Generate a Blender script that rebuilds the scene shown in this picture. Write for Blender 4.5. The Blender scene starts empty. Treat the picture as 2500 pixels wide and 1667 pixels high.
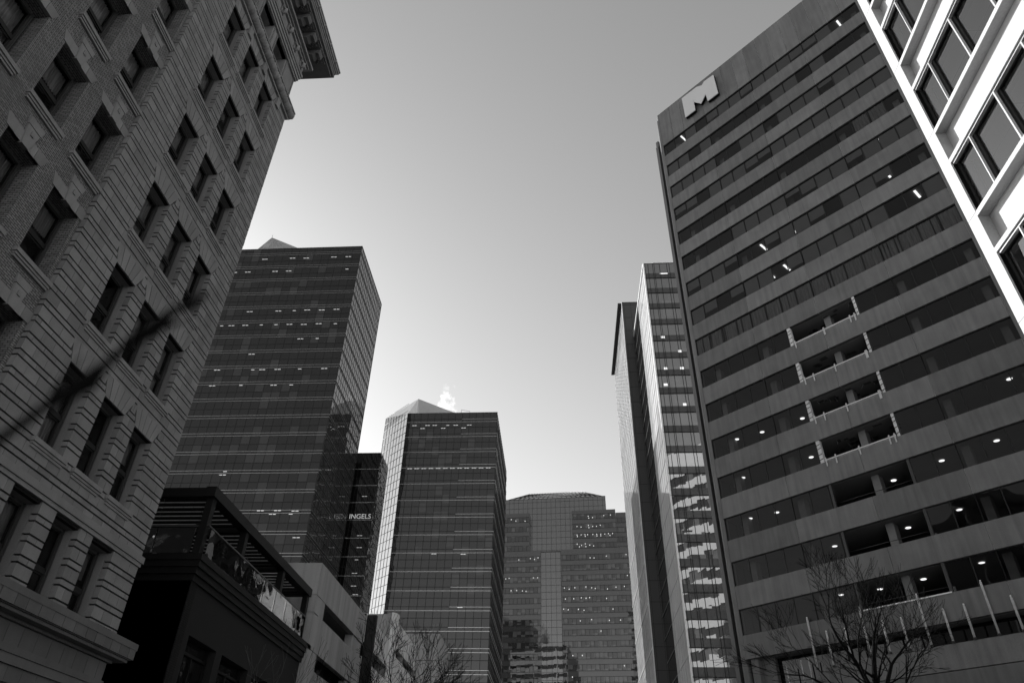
import bpy, math, random
from math import sin, cos, pi, radians, sqrt
from mathutils import Vector, Matrix, noise
random.seed(7)
S = bpy.context.scene
COL = S.collection
H = 2 ** -.5

# ---------------------------------------------------------------- helpers
class MB:
    """collects faces (local coordinates, uv in metres) for ONE mesh"""
    def __init__(s): s.v = []; s.f = []; s.uv = []; s.m = []; s.sm = []
    def face(s, pts, uv=None, m=0, smooth=False):
        n = len(s.v); s.v += [tuple(p) for p in pts]; s.f.append(tuple(range(n, n + len(pts))))
        if uv is None:
            a = Vector(pts[1]) - Vector(pts[0]); b = Vector(pts[2]) - Vector(pts[0]); c = a.cross(b)
            ax, ay, az = abs(c.x), abs(c.y), abs(c.z)
            if ay >= ax and ay >= az: uv = [(p[0], p[2]) for p in pts]
            elif ax >= az: uv = [(p[1], p[2]) for p in pts]
            else: uv = [(p[0], p[1]) for p in pts]
        s.uv += list(uv); s.m.append(m); s.sm.append(smooth)
    def box(s, x0, x1, y0, y1, z0, z1, m=0, skip=''):
        if x0 > x1: x0, x1 = x1, x0
        if y0 > y1: y0, y1 = y1, y0
        if z0 > z1: z0, z1 = z1, z0
        F = {'f': [(x0,y0,z0),(x1,y0,z0),(x1,y0,z1),(x0,y0,z1)], 'b': [(x1,y1,z0),(x0,y1,z0),(x0,y1,z1),(x1,y1,z1)],
             'r': [(x1,y0,z0),(x1,y1,z0),(x1,y1,z1),(x1,y0,z1)], 'l': [(x0,y1,z0),(x0,y0,z0),(x0,y0,z1),(x0,y1,z1)],
             't': [(x0,y0,z1),(x1,y0,z1),(x1,y1,z1),(x0,y1,z1)], 'd': [(x0,y1,z0),(x1,y1,z0),(x1,y0,z0),(x0,y0,z0)]}
        for k, p in F.items():
            if k not in skip: s.face(p, None, m)
        return s
    def prism(s, poly, y0, y1, m=0):
        """poly: ccw (x,z) seen from -y; extruded from y0 (front) to y1"""
        s.face([(x, y0, z) for x, z in poly], None, m)
        s.face([(x, y1, z) for x, z in reversed(poly)], None, m)
        n = len(poly)
        for i in range(n):
            a, b = poly[i], poly[(i + 1) % n]
            s.face([(a[0],y0,a[1]),(a[0],y1,a[1]),(b[0],y1,b[1]),(b[0],y0,b[1])], None, m)
    def tube(s, pts, rads, n=6, m=0, caps=True):
        rings = []
        prev = None
        for i, p in enumerate(pts):
            p = Vector(p)
            d = (Vector(pts[min(i + 1, len(pts) - 1)]) - Vector(pts[max(i - 1, 0)]))
            if d.length < 1e-9: d = Vector((0, 0, 1))
            d.normalize()
            if prev is None:
                a = d.orthogonal().normalized()
            else:
                a = (prev - d * prev.dot(d))
                a = a.normalized() if a.length > 1e-6 else d.orthogonal().normalized()
            prev = a; b = d.cross(a)
            r = rads[i] if hasattr(rads, '__len__') else rads
            k = len(s.v)
            for j in range(n):
                t = 2 * pi * j / n
                s.v.append(tuple(p + a * (r * cos(t)) + b * (r * sin(t))))
            rings.append(k)
        for i in range(len(rings) - 1):
            A, B = rings[i], rings[i + 1]
            for j in range(n):
                q = (j + 1) % n
                s.f.append((A + j, A + q, B + q, B + j)); s.uv += [(j / n, i), (q / n, i), (q / n, i + 1), (j / n, i + 1)]
                s.m.append(m); s.sm.append(True)
        if caps:
            s.f.append(tuple(rings[0] + j for j in reversed(range(n)))); s.uv += [(0, 0)] * n; s.m.append(m); s.sm.append(False)
            s.f.append(tuple(rings[-1] + j for j in range(n))); s.uv += [(0, 0)] * n; s.m.append(m); s.sm.append(False)
        return s
    def build(s, name, mats, parent=None, loc=None, rz=0):
        me = bpy.data.meshes.new(name)
        me.from_pydata(s.v, [], s.f)
        if not isinstance(mats, (list, tuple)): mats = [mats]
        for m_ in mats: me.materials.append(m_)
        me.polygons.foreach_set('material_index', s.m)
        me.polygons.foreach_set('use_smooth', s.sm)
        ul = me.uv_layers.new(name='UVMap')
        ul.data.foreach_set('uv', [c for p in s.uv for c in p])
        me.update()
        o = bpy.data.objects.new(name, me); COL.objects.link(o)
        if parent is not None: o.parent = parent
        if loc: o.location = loc
        if rz: o.rotation_euler.z = rz
        return o

def thing(name, label, cat, loc=(0, 0, 0), rz=0, group=None, kind=None):
    o = bpy.data.objects.new(name, None); COL.objects.link(o)
    o.location = loc; o.rotation_euler = (0, 0, rz); o.empty_display_size = 1
    o['label'] = label; o['category'] = cat
    if group: o['group'] = group
    if kind: o['kind'] = kind
    return o
def tag(o, label, cat, group=None, kind=None):
    o['label'] = label; o['category'] = cat
    if group: o['group'] = group
    if kind: o['kind'] = kind
    return o
def kids(o): return [c for c in bpy.data.objects if c.parent == o]
def dup(o, parent=None, loc=None, kid=None):
    c = o.copy(); COL.objects.link(c)
    if parent is not None: c.parent = parent
    if loc is not None: c.location = loc
    for ch in (kid if kid is not None else kids(o)):
        d = ch.copy(); COL.objects.link(d); d.parent = c
    return c
def part(name, mb, mat, parent): return mb.build(name, mat, parent)

# ---------------------------------------------------------------- materials
def newmat(name):
    m = bpy.data.materials.new(name); m.use_nodes = True
    nt = m.node_tree; nt.nodes.clear()
    out = nt.nodes.new('ShaderNodeOutputMaterial')
    return m, nt, out
def N(nt, t, **kw):
    n = nt.nodes.new(t)
    for k, v in kw.items():
        if k.startswith('i_'): n.inputs[k[2:].replace('_', ' ')].default_value = v
        else: setattr(n, k, v)
    return n
def math_(nt, op, a, b=None, c=None):
    n = nt.nodes.new('ShaderNodeMath'); n.operation = op
    for i, x in enumerate((a, b, c)):
        if x is None: continue
        if isinstance(x, (int, float)): n.inputs[i].default_value = x
        else: nt.links.new(x, n.inputs[i])
    return n.outputs[0]
def g(v): return (v, v, v, 1)

def matte(name, v, rough=.85, var=.15, scale=3., spec=.3, fine=0., bump=0., stretch=(1, 1, 1), metal=0.):
    m, nt, out = newmat(name)
    p = N(nt, 'ShaderNodeBsdfPrincipled'); nt.links.new(p.outputs[0], out.inputs[0])
    p.inputs['Roughness'].default_value = rough; p.inputs['Specular IOR Level'].default_value = spec
    p.inputs['Metallic'].default_value = metal
    tc = N(nt, 'ShaderNodeTexCoord'); mp = N(nt, 'ShaderNodeMapping'); mp.inputs['Scale'].default_value = stretch
    nt.links.new(tc.outputs['Object'], mp.inputs[0])
    n1 = N(nt, 'ShaderNodeTexNoise', i_Scale=scale, i_Detail=5.); nt.links.new(mp.outputs[0], n1.inputs['Vector'])
    val = math_(nt, 'MULTIPLY_ADD', n1.outputs[0], 2 * var * v, v * (1 - var))
    if fine:
        n2 = N(nt, 'ShaderNodeTexNoise', i_Scale=scale * 14, i_Detail=2.); nt.links.new(tc.outputs['Object'], n2.inputs['Vector'])
        f2 = math_(nt, 'MULTIPLY_ADD', n2.outputs[0], 2 * fine, 1 - fine)
        val = math_(nt, 'MULTIPLY', val, f2)
    cb = N(nt, 'ShaderNodeCombineColor')
    for i in range(3): nt.links.new(val, cb.inputs[i])
    nt.links.new(cb.outputs[0], p.inputs['Base Color'])
    if bump:
        b = N(nt, 'ShaderNodeBump', i_Strength=bump, i_Distance=.02); nt.links.new((n2 if fine else n1).outputs[0], b.inputs['Height'])
        nt.links.new(b.outputs[0], p.inputs['Normal'])
    return m

def stone_mat(name, v, fine=.3, streak=.4):
    """ashlar: tone changes from block to block (uv cells), fine grain and run-off streaks"""
    m, nt, out = newmat(name)
    p = N(nt, 'ShaderNodeBsdfPrincipled'); nt.links.new(p.outputs[0], out.inputs[0])
    p.inputs['Roughness'].default_value = .8; p.inputs['Specular IOR Level'].default_value = .25
    tc = N(nt, 'ShaderNodeTexCoord')
    gi = N(nt, 'ShaderNodeNewGeometry')
    n1 = N(nt, 'ShaderNodeTexNoise', i_Scale=.8, i_Detail=6.); nt.links.new(tc.outputs['Object'], n1.inputs['Vector'])
    n2 = N(nt, 'ShaderNodeTexNoise', i_Scale=30., i_Detail=3.); nt.links.new(tc.outputs['Object'], n2.inputs['Vector'])
    mp = N(nt, 'ShaderNodeMapping'); mp.inputs['Scale'].default_value = (3, 3, .18); nt.links.new(tc.outputs['Object'], mp.inputs[0])
    n3 = N(nt, 'ShaderNodeTexNoise', i_Scale=1., i_Detail=4.); nt.links.new(mp.outputs[0], n3.inputs['Vector'])
    a = math_(nt, 'MULTIPLY_ADD', n1.outputs[0], .5, .75)
    b = math_(nt, 'MULTIPLY_ADD', n2.outputs[0], fine, 1 - fine / 2)
    c = math_(nt, 'MULTIPLY_ADD', n3.outputs[0], streak, 1 - streak / 2)
    d = math_(nt, 'MULTIPLY_ADD', gi.outputs['Random Per Island'], .3, .85)
    x = math_(nt, 'MULTIPLY', math_(nt, 'MULTIPLY', a, b), math_(nt, 'MULTIPLY', c, d))
    x = math_(nt, 'MULTIPLY', x, v)
    cb = N(nt, 'ShaderNodeCombineColor')
    for i in range(3): nt.links.new(x, cb.inputs[i])
    nt.links.new(cb.outputs[0], p.inputs['Base Color'])
    bp = N(nt, 'ShaderNodeBump', i_Strength=.25, i_Distance=.01); nt.links.new(n2.outputs[0], bp.inputs['Height']); nt.links.new(bp.outputs[0], p.inputs['Normal'])
    return m

def brick_mat(name, v, w=.21, hh=.078, mortar=.014, mv=.03):
    m, nt, out = newmat(name)
    p = N(nt, 'ShaderNodeBsdfPrincipled'); nt.links.new(p.outputs[0], out.inputs[0])
    p.inputs['Roughness'].default_value = .85; p.inputs['Specular IOR Level'].default_value = .2
    uv = N(nt, 'ShaderNodeUVMap')
    br = N(nt, 'ShaderNodeTexBrick', i_Scale=1.); nt.links.new(uv.outputs[0], br.inputs['Vector'])
    br.inputs['Brick Width'].default_value = w; br.inputs['Row Height'].default_value = hh
    br.inputs['Mortar Size'].default_value = mortar; br.inputs['Mortar Smooth'].default_value = .2; br.inputs['Bias'].default_value = 0
    br.inputs['Color1'].default_value = g(v * 1.2); br.inputs['Color2'].default_value = g(v * .78); br.inputs['Mortar'].default_value = g(mv)
    tc = N(nt, 'ShaderNodeTexCoord'); n1 = N(nt, 'ShaderNodeTexNoise', i_Scale=.7, i_Detail=6.); nt.links.new(tc.outputs['Object'], n1.inputs['Vector'])
    f = math_(nt, 'MULTIPLY_ADD', n1.outputs[0], .5, .75)
    mx = N(nt, 'ShaderNodeVectorMath', operation='SCALE'); nt.links.new(br.outputs[0], mx.inputs[0]); nt.links.new(f, mx.inputs['Scale'])
    nt.links.new(mx.outputs[0], p.inputs['Base Color'])
    bp = N(nt, 'ShaderNodeBump', i_Strength=.6, i_Distance=.01, invert=True); nt.links.new(br.outputs['Fac'], bp.inputs['Height']); nt.links.new(bp.outputs[0], p.inputs['Normal'])
    return m

def glass_wall(name, base, f0, pw, ph, ou=0, ov=0, tilt=.006, wob=.004, bl=.0, bv=.06, rough=.015, body=.35, wscale=.6):
    """opaque coated curtain wall glass: pane cells from uv, each pane a touch off plumb, some with blinds"""
    m, nt, out = newmat(name)
    uv = N(nt, 'ShaderNodeUVMap'); sp = N(nt, 'ShaderNodeSeparateXYZ'); nt.links.new(uv.outputs[0], sp.inputs[0])
    cu = math_(nt, 'FLOOR', math_(nt, 'DIVIDE', math_(nt, 'SUBTRACT', sp.outputs[0], ou), pw))
    cv = math_(nt, 'FLOOR', math_(nt, 'DIVIDE', math_(nt, 'SUBTRACT', sp.outputs[1], ov), ph))
    cb = N(nt, 'ShaderNodeCombineXYZ'); nt.links.new(cu, cb.inputs[0]); nt.links.new(cv, cb.inputs[1])
    wn = N(nt, 'ShaderNodeTexWhiteNoise', noise_dimensions='3D'); nt.links.new(cb.outputs[0], wn.inputs[0])
    wn2 = N(nt, 'ShaderNodeTexWhiteNoise', noise_dimensions='3D')
    ad = N(nt, 'ShaderNodeVectorMath', operation='ADD'); ad.inputs[1].default_value = (17.3, 5.1, 3.3); nt.links.new(cb.outputs[0], ad.inputs[0]); nt.links.new(ad.outputs[0], wn2.inputs[0])
    gm = N(nt, 'ShaderNodeNewGeometry')
    s1 = N(nt, 'ShaderNodeVectorMath', operation='SUBTRACT'); s1.inputs[1].default_value = (.5, .5, .5); nt.links.new(wn.outputs['Color'], s1.inputs[0])
    s2 = N(nt, 'ShaderNodeVectorMath', operation='SCALE'); s2.inputs['Scale'].default_value = tilt; nt.links.new(s1.outputs[0], s2.inputs[0])
    tc = N(nt, 'ShaderNodeTexCoord'); nz = N(nt, 'ShaderNodeTexNoise', i_Scale=wscale, i_Detail=1.5)
    pofs = N(nt, 'ShaderNodeVectorMath', operation='SCALE'); pofs.inputs['Scale'].default_value = 9.; nt.links.new(wn.outputs['Color'], pofs.inputs[0])
    padd = N(nt, 'ShaderNodeVectorMath', operation='ADD'); nt.links.new(tc.outputs['Object'], padd.inputs[0]); nt.links.new(pofs.outputs[0], padd.inputs[1])
    nt.links.new(padd.outputs[0], nz.inputs['Vector'])
    s3 = N(nt, 'ShaderNodeVectorMath', operation='SUBTRACT'); s3.inputs[1].default_value = (.5, .5, .5); nt.links.new(nz.outputs['Color'], s3.inputs[0])
    s4 = N(nt, 'ShaderNodeVectorMath', operation='SCALE'); s4.inputs['Scale'].default_value = wob; nt.links.new(s3.outputs[0], s4.inputs[0])
    a1 = N(nt, 'ShaderNodeVectorMath', operation='ADD'); nt.links.new(gm.outputs['Normal'], a1.inputs[0]); nt.links.new(s2.outputs[0], a1.inputs[1])
    a2 = N(nt, 'ShaderNodeVectorMath', operation='ADD'); nt.links.new(a1.outputs[0], a2.inputs[0]); nt.links.new(s4.outputs[0], a2.inputs[1])
    nn = N(nt, 'ShaderNodeVectorMath', operation='NORMALIZE'); nt.links.new(a2.outputs[0], nn.inputs[0])
    isb = math_(nt, 'GREATER_THAN', wn2.outputs['Value'], 1 - bl)
    bb = math_(nt, 'ADD', math_(nt, 'MULTIPLY', isb, bv), math_(nt, 'MULTIPLY_ADD', wn.outputs['Value'], base * body, base * (1 - body / 2)))
    col = N(nt, 'ShaderNodeCombineColor')
    for i in range(3): nt.links.new(bb, col.inputs[i])
    df = N(nt, 'ShaderNodeBsdfDiffuse'); nt.links.new(col.outputs[0], df.inputs[0])
    gl = N(nt, 'ShaderNodeBsdfGlossy', i_Roughness=rough); gl.inputs[0].default_value = g(.95); nt.links.new(nn.outputs[0], gl.inputs['Normal'])
    r = sqrt(f0); fr = N(nt, 'ShaderNodeFresnel', i_IOR=(1 + r) / (1 - r)); nt.links.new(nn.outputs[0], fr.inputs['Normal'])
    mx = N(nt, 'ShaderNodeMixShader'); nt.links.new(fr.outputs[0], mx.inputs[0]); nt.links.new(df.outputs[0], mx.inputs[1]); nt.links.new(gl.outputs[0], mx.inputs[2])
    nt.links.new(mx.outputs[0], out.inputs[0])
    return m

def clear_glass(name, f0=.06, tint=.75, wob=.01, wscale=1.2, rough=0.):
    m, nt, out = newmat(name)
    gm = N(nt, 'ShaderNodeNewGeometry'); tc = N(nt, 'ShaderNodeTexCoord'); nz = N(nt, 'ShaderNodeTexNoise', i_Scale=wscale, i_Detail=1.)
    nt.links.new(tc.outputs['Object'], nz.inputs['Vector'])
    s3 = N(nt, 'ShaderNodeVectorMath', operation='SUBTRACT'); s3.inputs[1].default_value = (.5, .5, .5); nt.links.new(nz.outputs['Color'], s3.inputs[0])
    s4 = N(nt, 'ShaderNodeVectorMath', operation='SCALE'); s4.inputs['Scale'].default_value = wob; nt.links.new(s3.outputs[0], s4.inputs[0])
    a2 = N(nt, 'ShaderNodeVectorMath', operation='ADD'); nt.links.new(gm.outputs['Normal'], a2.inputs[0]); nt.links.new(s4.outputs[0], a2.inputs[1])
    nn = N(nt, 'ShaderNodeVectorMath', operation='NORMALIZE'); nt.links.new(a2.outputs[0], nn.inputs[0])
    r = sqrt(f0); fr = N(nt, 'ShaderNodeFresnel', i_IOR=(1 + r) / (1 - r)); nt.links.new(nn.outputs[0], fr.inputs['Normal'])
    tr = N(nt, 'ShaderNodeBsdfTransparent'); tr.inputs[0].default_value = g(tint)
    gl = N(nt, 'ShaderNodeBsdfGlossy', i_Roughness=rough); gl.inputs[0].default_value = g(.95); nt.links.new(nn.outputs[0], gl.inputs['Normal'])
    mx = N(nt, 'ShaderNodeMixShader'); nt.links.new(fr.outputs[0], mx.inputs[0]); nt.links.new(tr.outputs[0], mx.inputs[1]); nt.links.new(gl.outputs[0], mx.inputs[2])
    nt.links.new(mx.outputs[0], out.inputs[0])
    return m

def emit(name, v, k=1.):
    m, nt, out = newmat(name)
    e = N(nt, 'ShaderNodeEmission', i_Strength=k); e.inputs[0].default_value = g(v); nt.links.new(e.outputs[0], out.inputs[0])
    return m

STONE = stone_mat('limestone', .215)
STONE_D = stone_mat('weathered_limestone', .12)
JOINT = matte('joint_shadowed_mortar', .008, var=.1)
BRICK = brick_mat('buff_brick', .19, w=.2, hh=.07, mv=.02, mortar=.009)
FRAME_D = matte('dark_painted_wood', .018, rough=.5, var=.1)
FRAME_M = matte('grey_painted_wood', .06, rough=.5, var=.1)
BLACK = matte('black_metal', .006, rough=.6, var=.1, spec=.15)
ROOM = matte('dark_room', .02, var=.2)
GLASS_OLD = clear_glass('old_window_glass', f0=.04, tint=.78, wob=.05, wscale=1.5)
CURT = matte('window_curtain', .26, var=.5, scale=2., stretch=(5, 5, .3))
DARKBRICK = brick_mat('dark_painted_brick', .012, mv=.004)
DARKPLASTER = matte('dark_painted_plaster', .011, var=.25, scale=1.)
CONC_M = matte('exposed_aggregate_concrete', .165, var=.12, scale=.5, fine=.28, bump=.3)
CONC_MF = matte('smooth_grey_concrete', .155, var=.12, scale=.4, stretch=(1, 1, .2))
SEAL = matte('pale_joint_sealant', .6, var=.1)
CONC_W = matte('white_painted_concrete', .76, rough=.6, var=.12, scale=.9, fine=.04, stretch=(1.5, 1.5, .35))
CONC_G = matte('grey_concrete_and_shade', .36, var=.15, scale=1.2, fine=.2, bump=.2)
CONC_P = matte('streaked_parking_concrete', .3, var=.45, scale=1., stretch=(1.6, 1.6, .12), fine=.12)
CONC_P2 = matte('bounce_lit_parking_concrete', .62, var=.4, scale=1., stretch=(2.2, 2.2, .1), fine=.12)  # paler tone paints in the light reflected onto the far half
WHITE_AL = matte('white_aluminium', .75, rough=.4, var=.03)
DARK_AL = matte('dark_aluminium', .04, rough=.4, var=.05)
MULL = matte('black_mullion', .008, rough=.5, var=.05)
TRIM = matte('polished_steel_trim', .5, rough=.3, var=.02, metal=1.)
TRIM2 = matte('satin_steel_trim', .6, rough=.45, var=.02, metal=.6)
ROOFM = matte('roof_gravel', .2)
LAMP_GLINT = emit('lamp_glint_white', 1., .75)
LAMP_GLINT_DIM = emit('lamp_glint_dim', 1., .16)
LAMP_MID = emit('lamp_mid', 1., .42)
ASPHALT = matte('asphalt', .05, var=.2, fine=.2)
PAVE = matte('pavement_concrete', .25, var=.15, fine=.1)
PAINT = matte('road_paint', .6)
BARK = matte('bark', .006, var=.3, scale=8, spec=.05)
BARK2 = matte('pale_bark', .09, var=.3, scale=8)
BLIND = matte('roller_blind', .19, var=.1, scale=1.)
BLINDC = matte('creased_curtain', .2, var=.6, scale=1.6, stretch=(5, 5, .4))
POLE = matte('pale_painted_tube', .42, var=.4, scale=4., stretch=(1, 1, 1), fine=.3)
SIGN = matte('brushed_sign_face', .56, rough=.45, var=.05, scale=.6)

# ---------------------------------------------------------------- world, sun, camera
EL, AZ = radians(27), radians(42)      # the sun stands low, ahead and to the left
w = bpy.data.worlds.new('World'); S.world = w; w.use_nodes = True
nt = w.node_tree; nt.nodes.clear()
wo = nt.nodes.new('ShaderNodeOutputWorld'); bg = nt.nodes.new('ShaderNodeBackground'); sky = nt.nodes.new('ShaderNodeTexSky')
sky.sky_type = 'NISHITA'; sky.sun_disc = False; sky.sun_elevation = EL; sky.sun_rotation = -AZ
sky.altitude = 1600; sky.air_density = 1.0; sky.dust_density = .6; sky.ozone_density = 1.0
sc_ = nt.nodes.new('ShaderNodeSeparateColor'); nt.links.new(sky.outputs[0], sc_.inputs[0])
v = math_(nt, 'ADD', math_(nt, 'MULTIPLY', sc_.outputs[0], .75), math_(nt, 'MULTIPLY', sc_.outputs[1], .25))
cc = nt.nodes.new('ShaderNodeCombineColor')
for i in range(3): nt.links.new(v, cc.inputs[i])
nt.links.new(cc.outputs[0], bg.inputs[0]); bg.inputs[1].default_value = .15
nt.links.new(bg.outputs[0], wo.inputs[0])
sl = bpy.data.lights.new('sun', 'SUN'); sl.energy = 2.0; sl.angle = radians(.5); sl.color = (1, 1, 1)
so = bpy.data.objects.new('sun', sl); COL.objects.link(so)
sd = Vector((-sin(AZ) * cos(EL), cos(AZ) * cos(EL), sin(EL)))
so.rotation_euler = sd.to_track_quat('Z', 'Y').to_euler(); so.location = (-30, 30, 60)

cam = bpy.data.cameras.new('camera'); co = bpy.data.objects.new('camera', cam); COL.objects.link(co); S.camera = co
cam.sensor_width = 36; cam.lens = 1749.12 / 2500 * 36; cam.clip_start = .05; cam.clip_end = 5000
pit, roll, az = radians(36.0109), radians(1.34605), radians(4.30866)
F = Vector((0, cos(pit), sin(pit))); U = Vector((0, -sin(pit), cos(pit))); X = Vector((1, 0, 0))
X, U = X * cos(roll) + U * sin(roll), -X * sin(roll) + U * cos(roll)
def rot(v): return Vector((v.x * cos(az) - v.y * sin(az), v.x * sin(az) + v.y * cos(az), v.z))
X, U, F = rot(X), rot(U), rot(F)
mw = Matrix((X, U, -F)).transposed().to_4x4(); mw.translation = (0, 0, 1.6); co.matrix_world = mw
cam.dof.use_dof = True; cam.dof.focus_distance = 45; cam.dof.aperture_fstop = 2.0
S.view_settings.view_transform = 'Standard'; S.view_settings.look = 'None'; S.view_settings.exposure = 1.36; S.view_settings.gamma = 1
S.cycles.max_bounces = 7; S.cycles.diffuse_bounces = 3; S.cycles.glossy_bounces = 4; S.cycles.transparent_max_bounces = 12
S.cycles.caustics_reflective = False; S.cycles.caustics_refractive = False; S.cycles.use_denoising = True
S.cycles.sample_clamp_indirect = 6

# ---------------------------------------------------------------- ground
mb = MB(); mb.face([(-2000,-2000,0),(2000,-2000,0),(2000,3000,0),(-2000,3000,0)]); o = mb.build('ground', PAVE); o['kind'] = 'structure'
mb = MB(); mb.box(-9.5, 8, -60, 400, 0.004, .008); o = mb.build('road', ASPHALT); o['kind'] = 'structure'
mb = MB(); mb.box(-14, -9.5, -60, 400, .004, .15); mb.box(8, 12.1, -60, 42, .004, .15); o = mb.build('pavement', PAVE); o['kind'] = 'structure'
mb = MB()
for k in range(30): mb.box(-.85, -.7, -30 + k * 9, -27 + k * 9, .012, .014)
o = mb.build('road_markings', PAINT); o['kind'] = 'structure'

# ---------------------------------------------------------------- left stone and brick building (faces +x)
L = thing('stone_office_building', 'old stone and brick building with deep bracketed cornice, at the left edge', 'building', (-14, 0, 0), pi / 2)
FP = 3.87
SILLS = [10.58 + FP * k for k in range(6)]       # 10.58 ... 29.93
SC = [(16.27, 17.49), (18.17, 19.38), (20.06, 21.28)]
BC = [(13.06, 14.3), (10.99, 12.3), (8.9, 10.22)]
Y0, Y1 = 14.46, 22.85
TZ0, TZ1 = 7.0, 9.22                              # tall lower windows
def openings(z, brick=False):
    """window columns cut at height z"""
    for s_ in SILLS:
        if s_ <= z < s_ + 2.5: return True
    return (TZ0 - .5 <= z < TZ1)
mb = MB(); jb = MB()
# courses
zc = 19.26 - .5529 * 23; rows = []
while zc < 33.0:
    rows.append((zc, zc + .185)); rows.append((zc + .185, zc + .5529)); zc += .5529
GAP = .05
rng = random.Random(3)
def seg_blocks(a, b, z0, z1, length, off, la, lb):
    """blocks from a to b; la/lb: the end is a window reveal or corner"""
    cuts = [a]; x = a - ((a - off) % length) + length
    while x < b - .12:
        if x > a + .12: cuts.append(x)
        x += length
    cuts.append(b)
    for i in range(len(cuts) - 1):
        p, q = cuts[i], cuts[i + 1]
        e0 = 0 if (i == 0) else .006; e1 = 0 if i == len(cuts) - 2 else .006
        pr = rng.uniform(-.004, .004)
        d = .2 if (i == 0 and la) or (i == len(cuts) - 2 and lb) else .09
        mb.box(p + e0, q - e1, pr, d, z0 + GAP / 2, z1 - GAP / 2, 0, skip='b')
LH = .74   # lintel fan height
for ri, (z0, z1) in enumerate(rows):
    if z1 < 7.02 or z0 > 33.15: continue
    z0 = max(z0, 6.9); zm = (z0 + z1) / 2
    if 9.3 < zm < 9.66: continue
    big = (z1 - z0) > .25
    cut = openings(zm)
    fan = None
    for s_ in SILLS:
        hz_ = s_ + 2.5
        if hz_ <= zm < hz_ + LH: fan = zm - hz_
    segs = []
    a = Y0
    for (c0, c1) in SC:
        if cut: segs.append((a, c0, True, True)); a = c1
        elif fan is not None:
            sp = .05 + fan * .34
            segs.append((a, c0 - sp, a == Y0, False)); a = c1 + sp
    segs.append((a, Y1, cut or a == Y0, True))
    for (p, q, la, lb) in segs:
        if q - p < .05: continue
        seg_blocks(p, q, z0, z1, .53 if big else .53, .1 if big else .37, la, lb)
# voussoir fans
for s_ in SILLS:
    hz_ = s_ + 2.5
    for (c0, c1) in SC:
        W = c1 - c0; cm = (c0 + c1) / 2
        n = 5; sp = .05 + LH * .34
        for i in range(n):
            b0, b1 = c0 - .0 + W * i / n, c0 + W * (i + 1) / n
            t0, t1 = c0 - sp + (W + 2 * sp) * i / n, c0 - sp + (W + 2 * sp) * (i + 1) / n
            hh = LH + (.0 if i % 2 else -.0)
            e = .012
            mb.prism([(b0 + e, hz_ + .01), (b1 - e, hz_ + .01), (t1 - e, hz_ + hh - .02), (t0 + e, hz_ + hh - .02)], rng.uniform(-.006, .004), .2)
part('stone_block_facing', mb, STONE, L)
# backing with openings (joint colour in front, stone behind the reveals)
def wall_with_openings(mbk, a, b, z0, z1, cols, zr, d0, d1, m=0, widen=0.):
    """solid between a..b, z0..z1 except cols x zr"""
    zs = sorted(zr)
    cur = z0
    for (p, q) in zs:
        if p > cur: mbk.box(a, b, d0, d1, cur, p, m)
        x = a
        for (c0, c1) in sorted(cols):
            mbk.box(x, c0 - widen, d0, d1, p, q, m); x = c1 + widen
        mbk.box(x, b, d0, d1, p, q, m)
        cur = q
    if cur < z1: mbk.box(a, b, d0, d1, cur, z1, m)
ZR = [(6.5, TZ1)] + [(s_, s_ + 2.5) for s_ in SILLS]
bk = MB(); wall_with_openings(bk, Y0 + .05, Y1 - .05, 6.5, 33.3, SC, ZR, .055, .2, 0, .05)
part('joint_backing', bk, JOINT, L)
bk = MB(); wall_with_openings(bk, Y0, Y1, 6.5, 33.3, SC, ZR, .205, .56)
bk.box(Y0, Y1, .2, .6, 0, 6.4)
part('stone_wall', bk, STONE, L)
# brick wing
ZB = [(s_, s_ + 2.47) for s_ in SILLS]
bk = MB(); wall_with_openings(bk, -8, Y0 - .01, 6.4, 33.3, BC, ZB, .165, .75)
part('brick_wall', bk, BRICK, L)
bk = MB(); bk.box(-8, Y0 - .02, .17, .8, 0, 6.38); part('base_wall', bk, STONE_D, L)
bk = MB(); bk.box(-8, Y1 - .3, 3.2, 20, 0, 39.3); bk.box(Y1 - .3, Y1 - .02, .62, 20, 0, 36.5); bk.box(-8, Y1 - .4, .8, 3.2, 33.4, 36.6, skip='f'); part('inner_block', bk, ROOM, L)
# belt course above tall windows
bk = MB(); bk.box(Y0 - .1, Y1 + .08, -.1, .2, 9.42, 9.63); bk.box(Y0 - .06, Y1 + .04, -.05, .2, 9.3, 9.415)
part('belt_course', bk, STONE, L)

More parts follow.
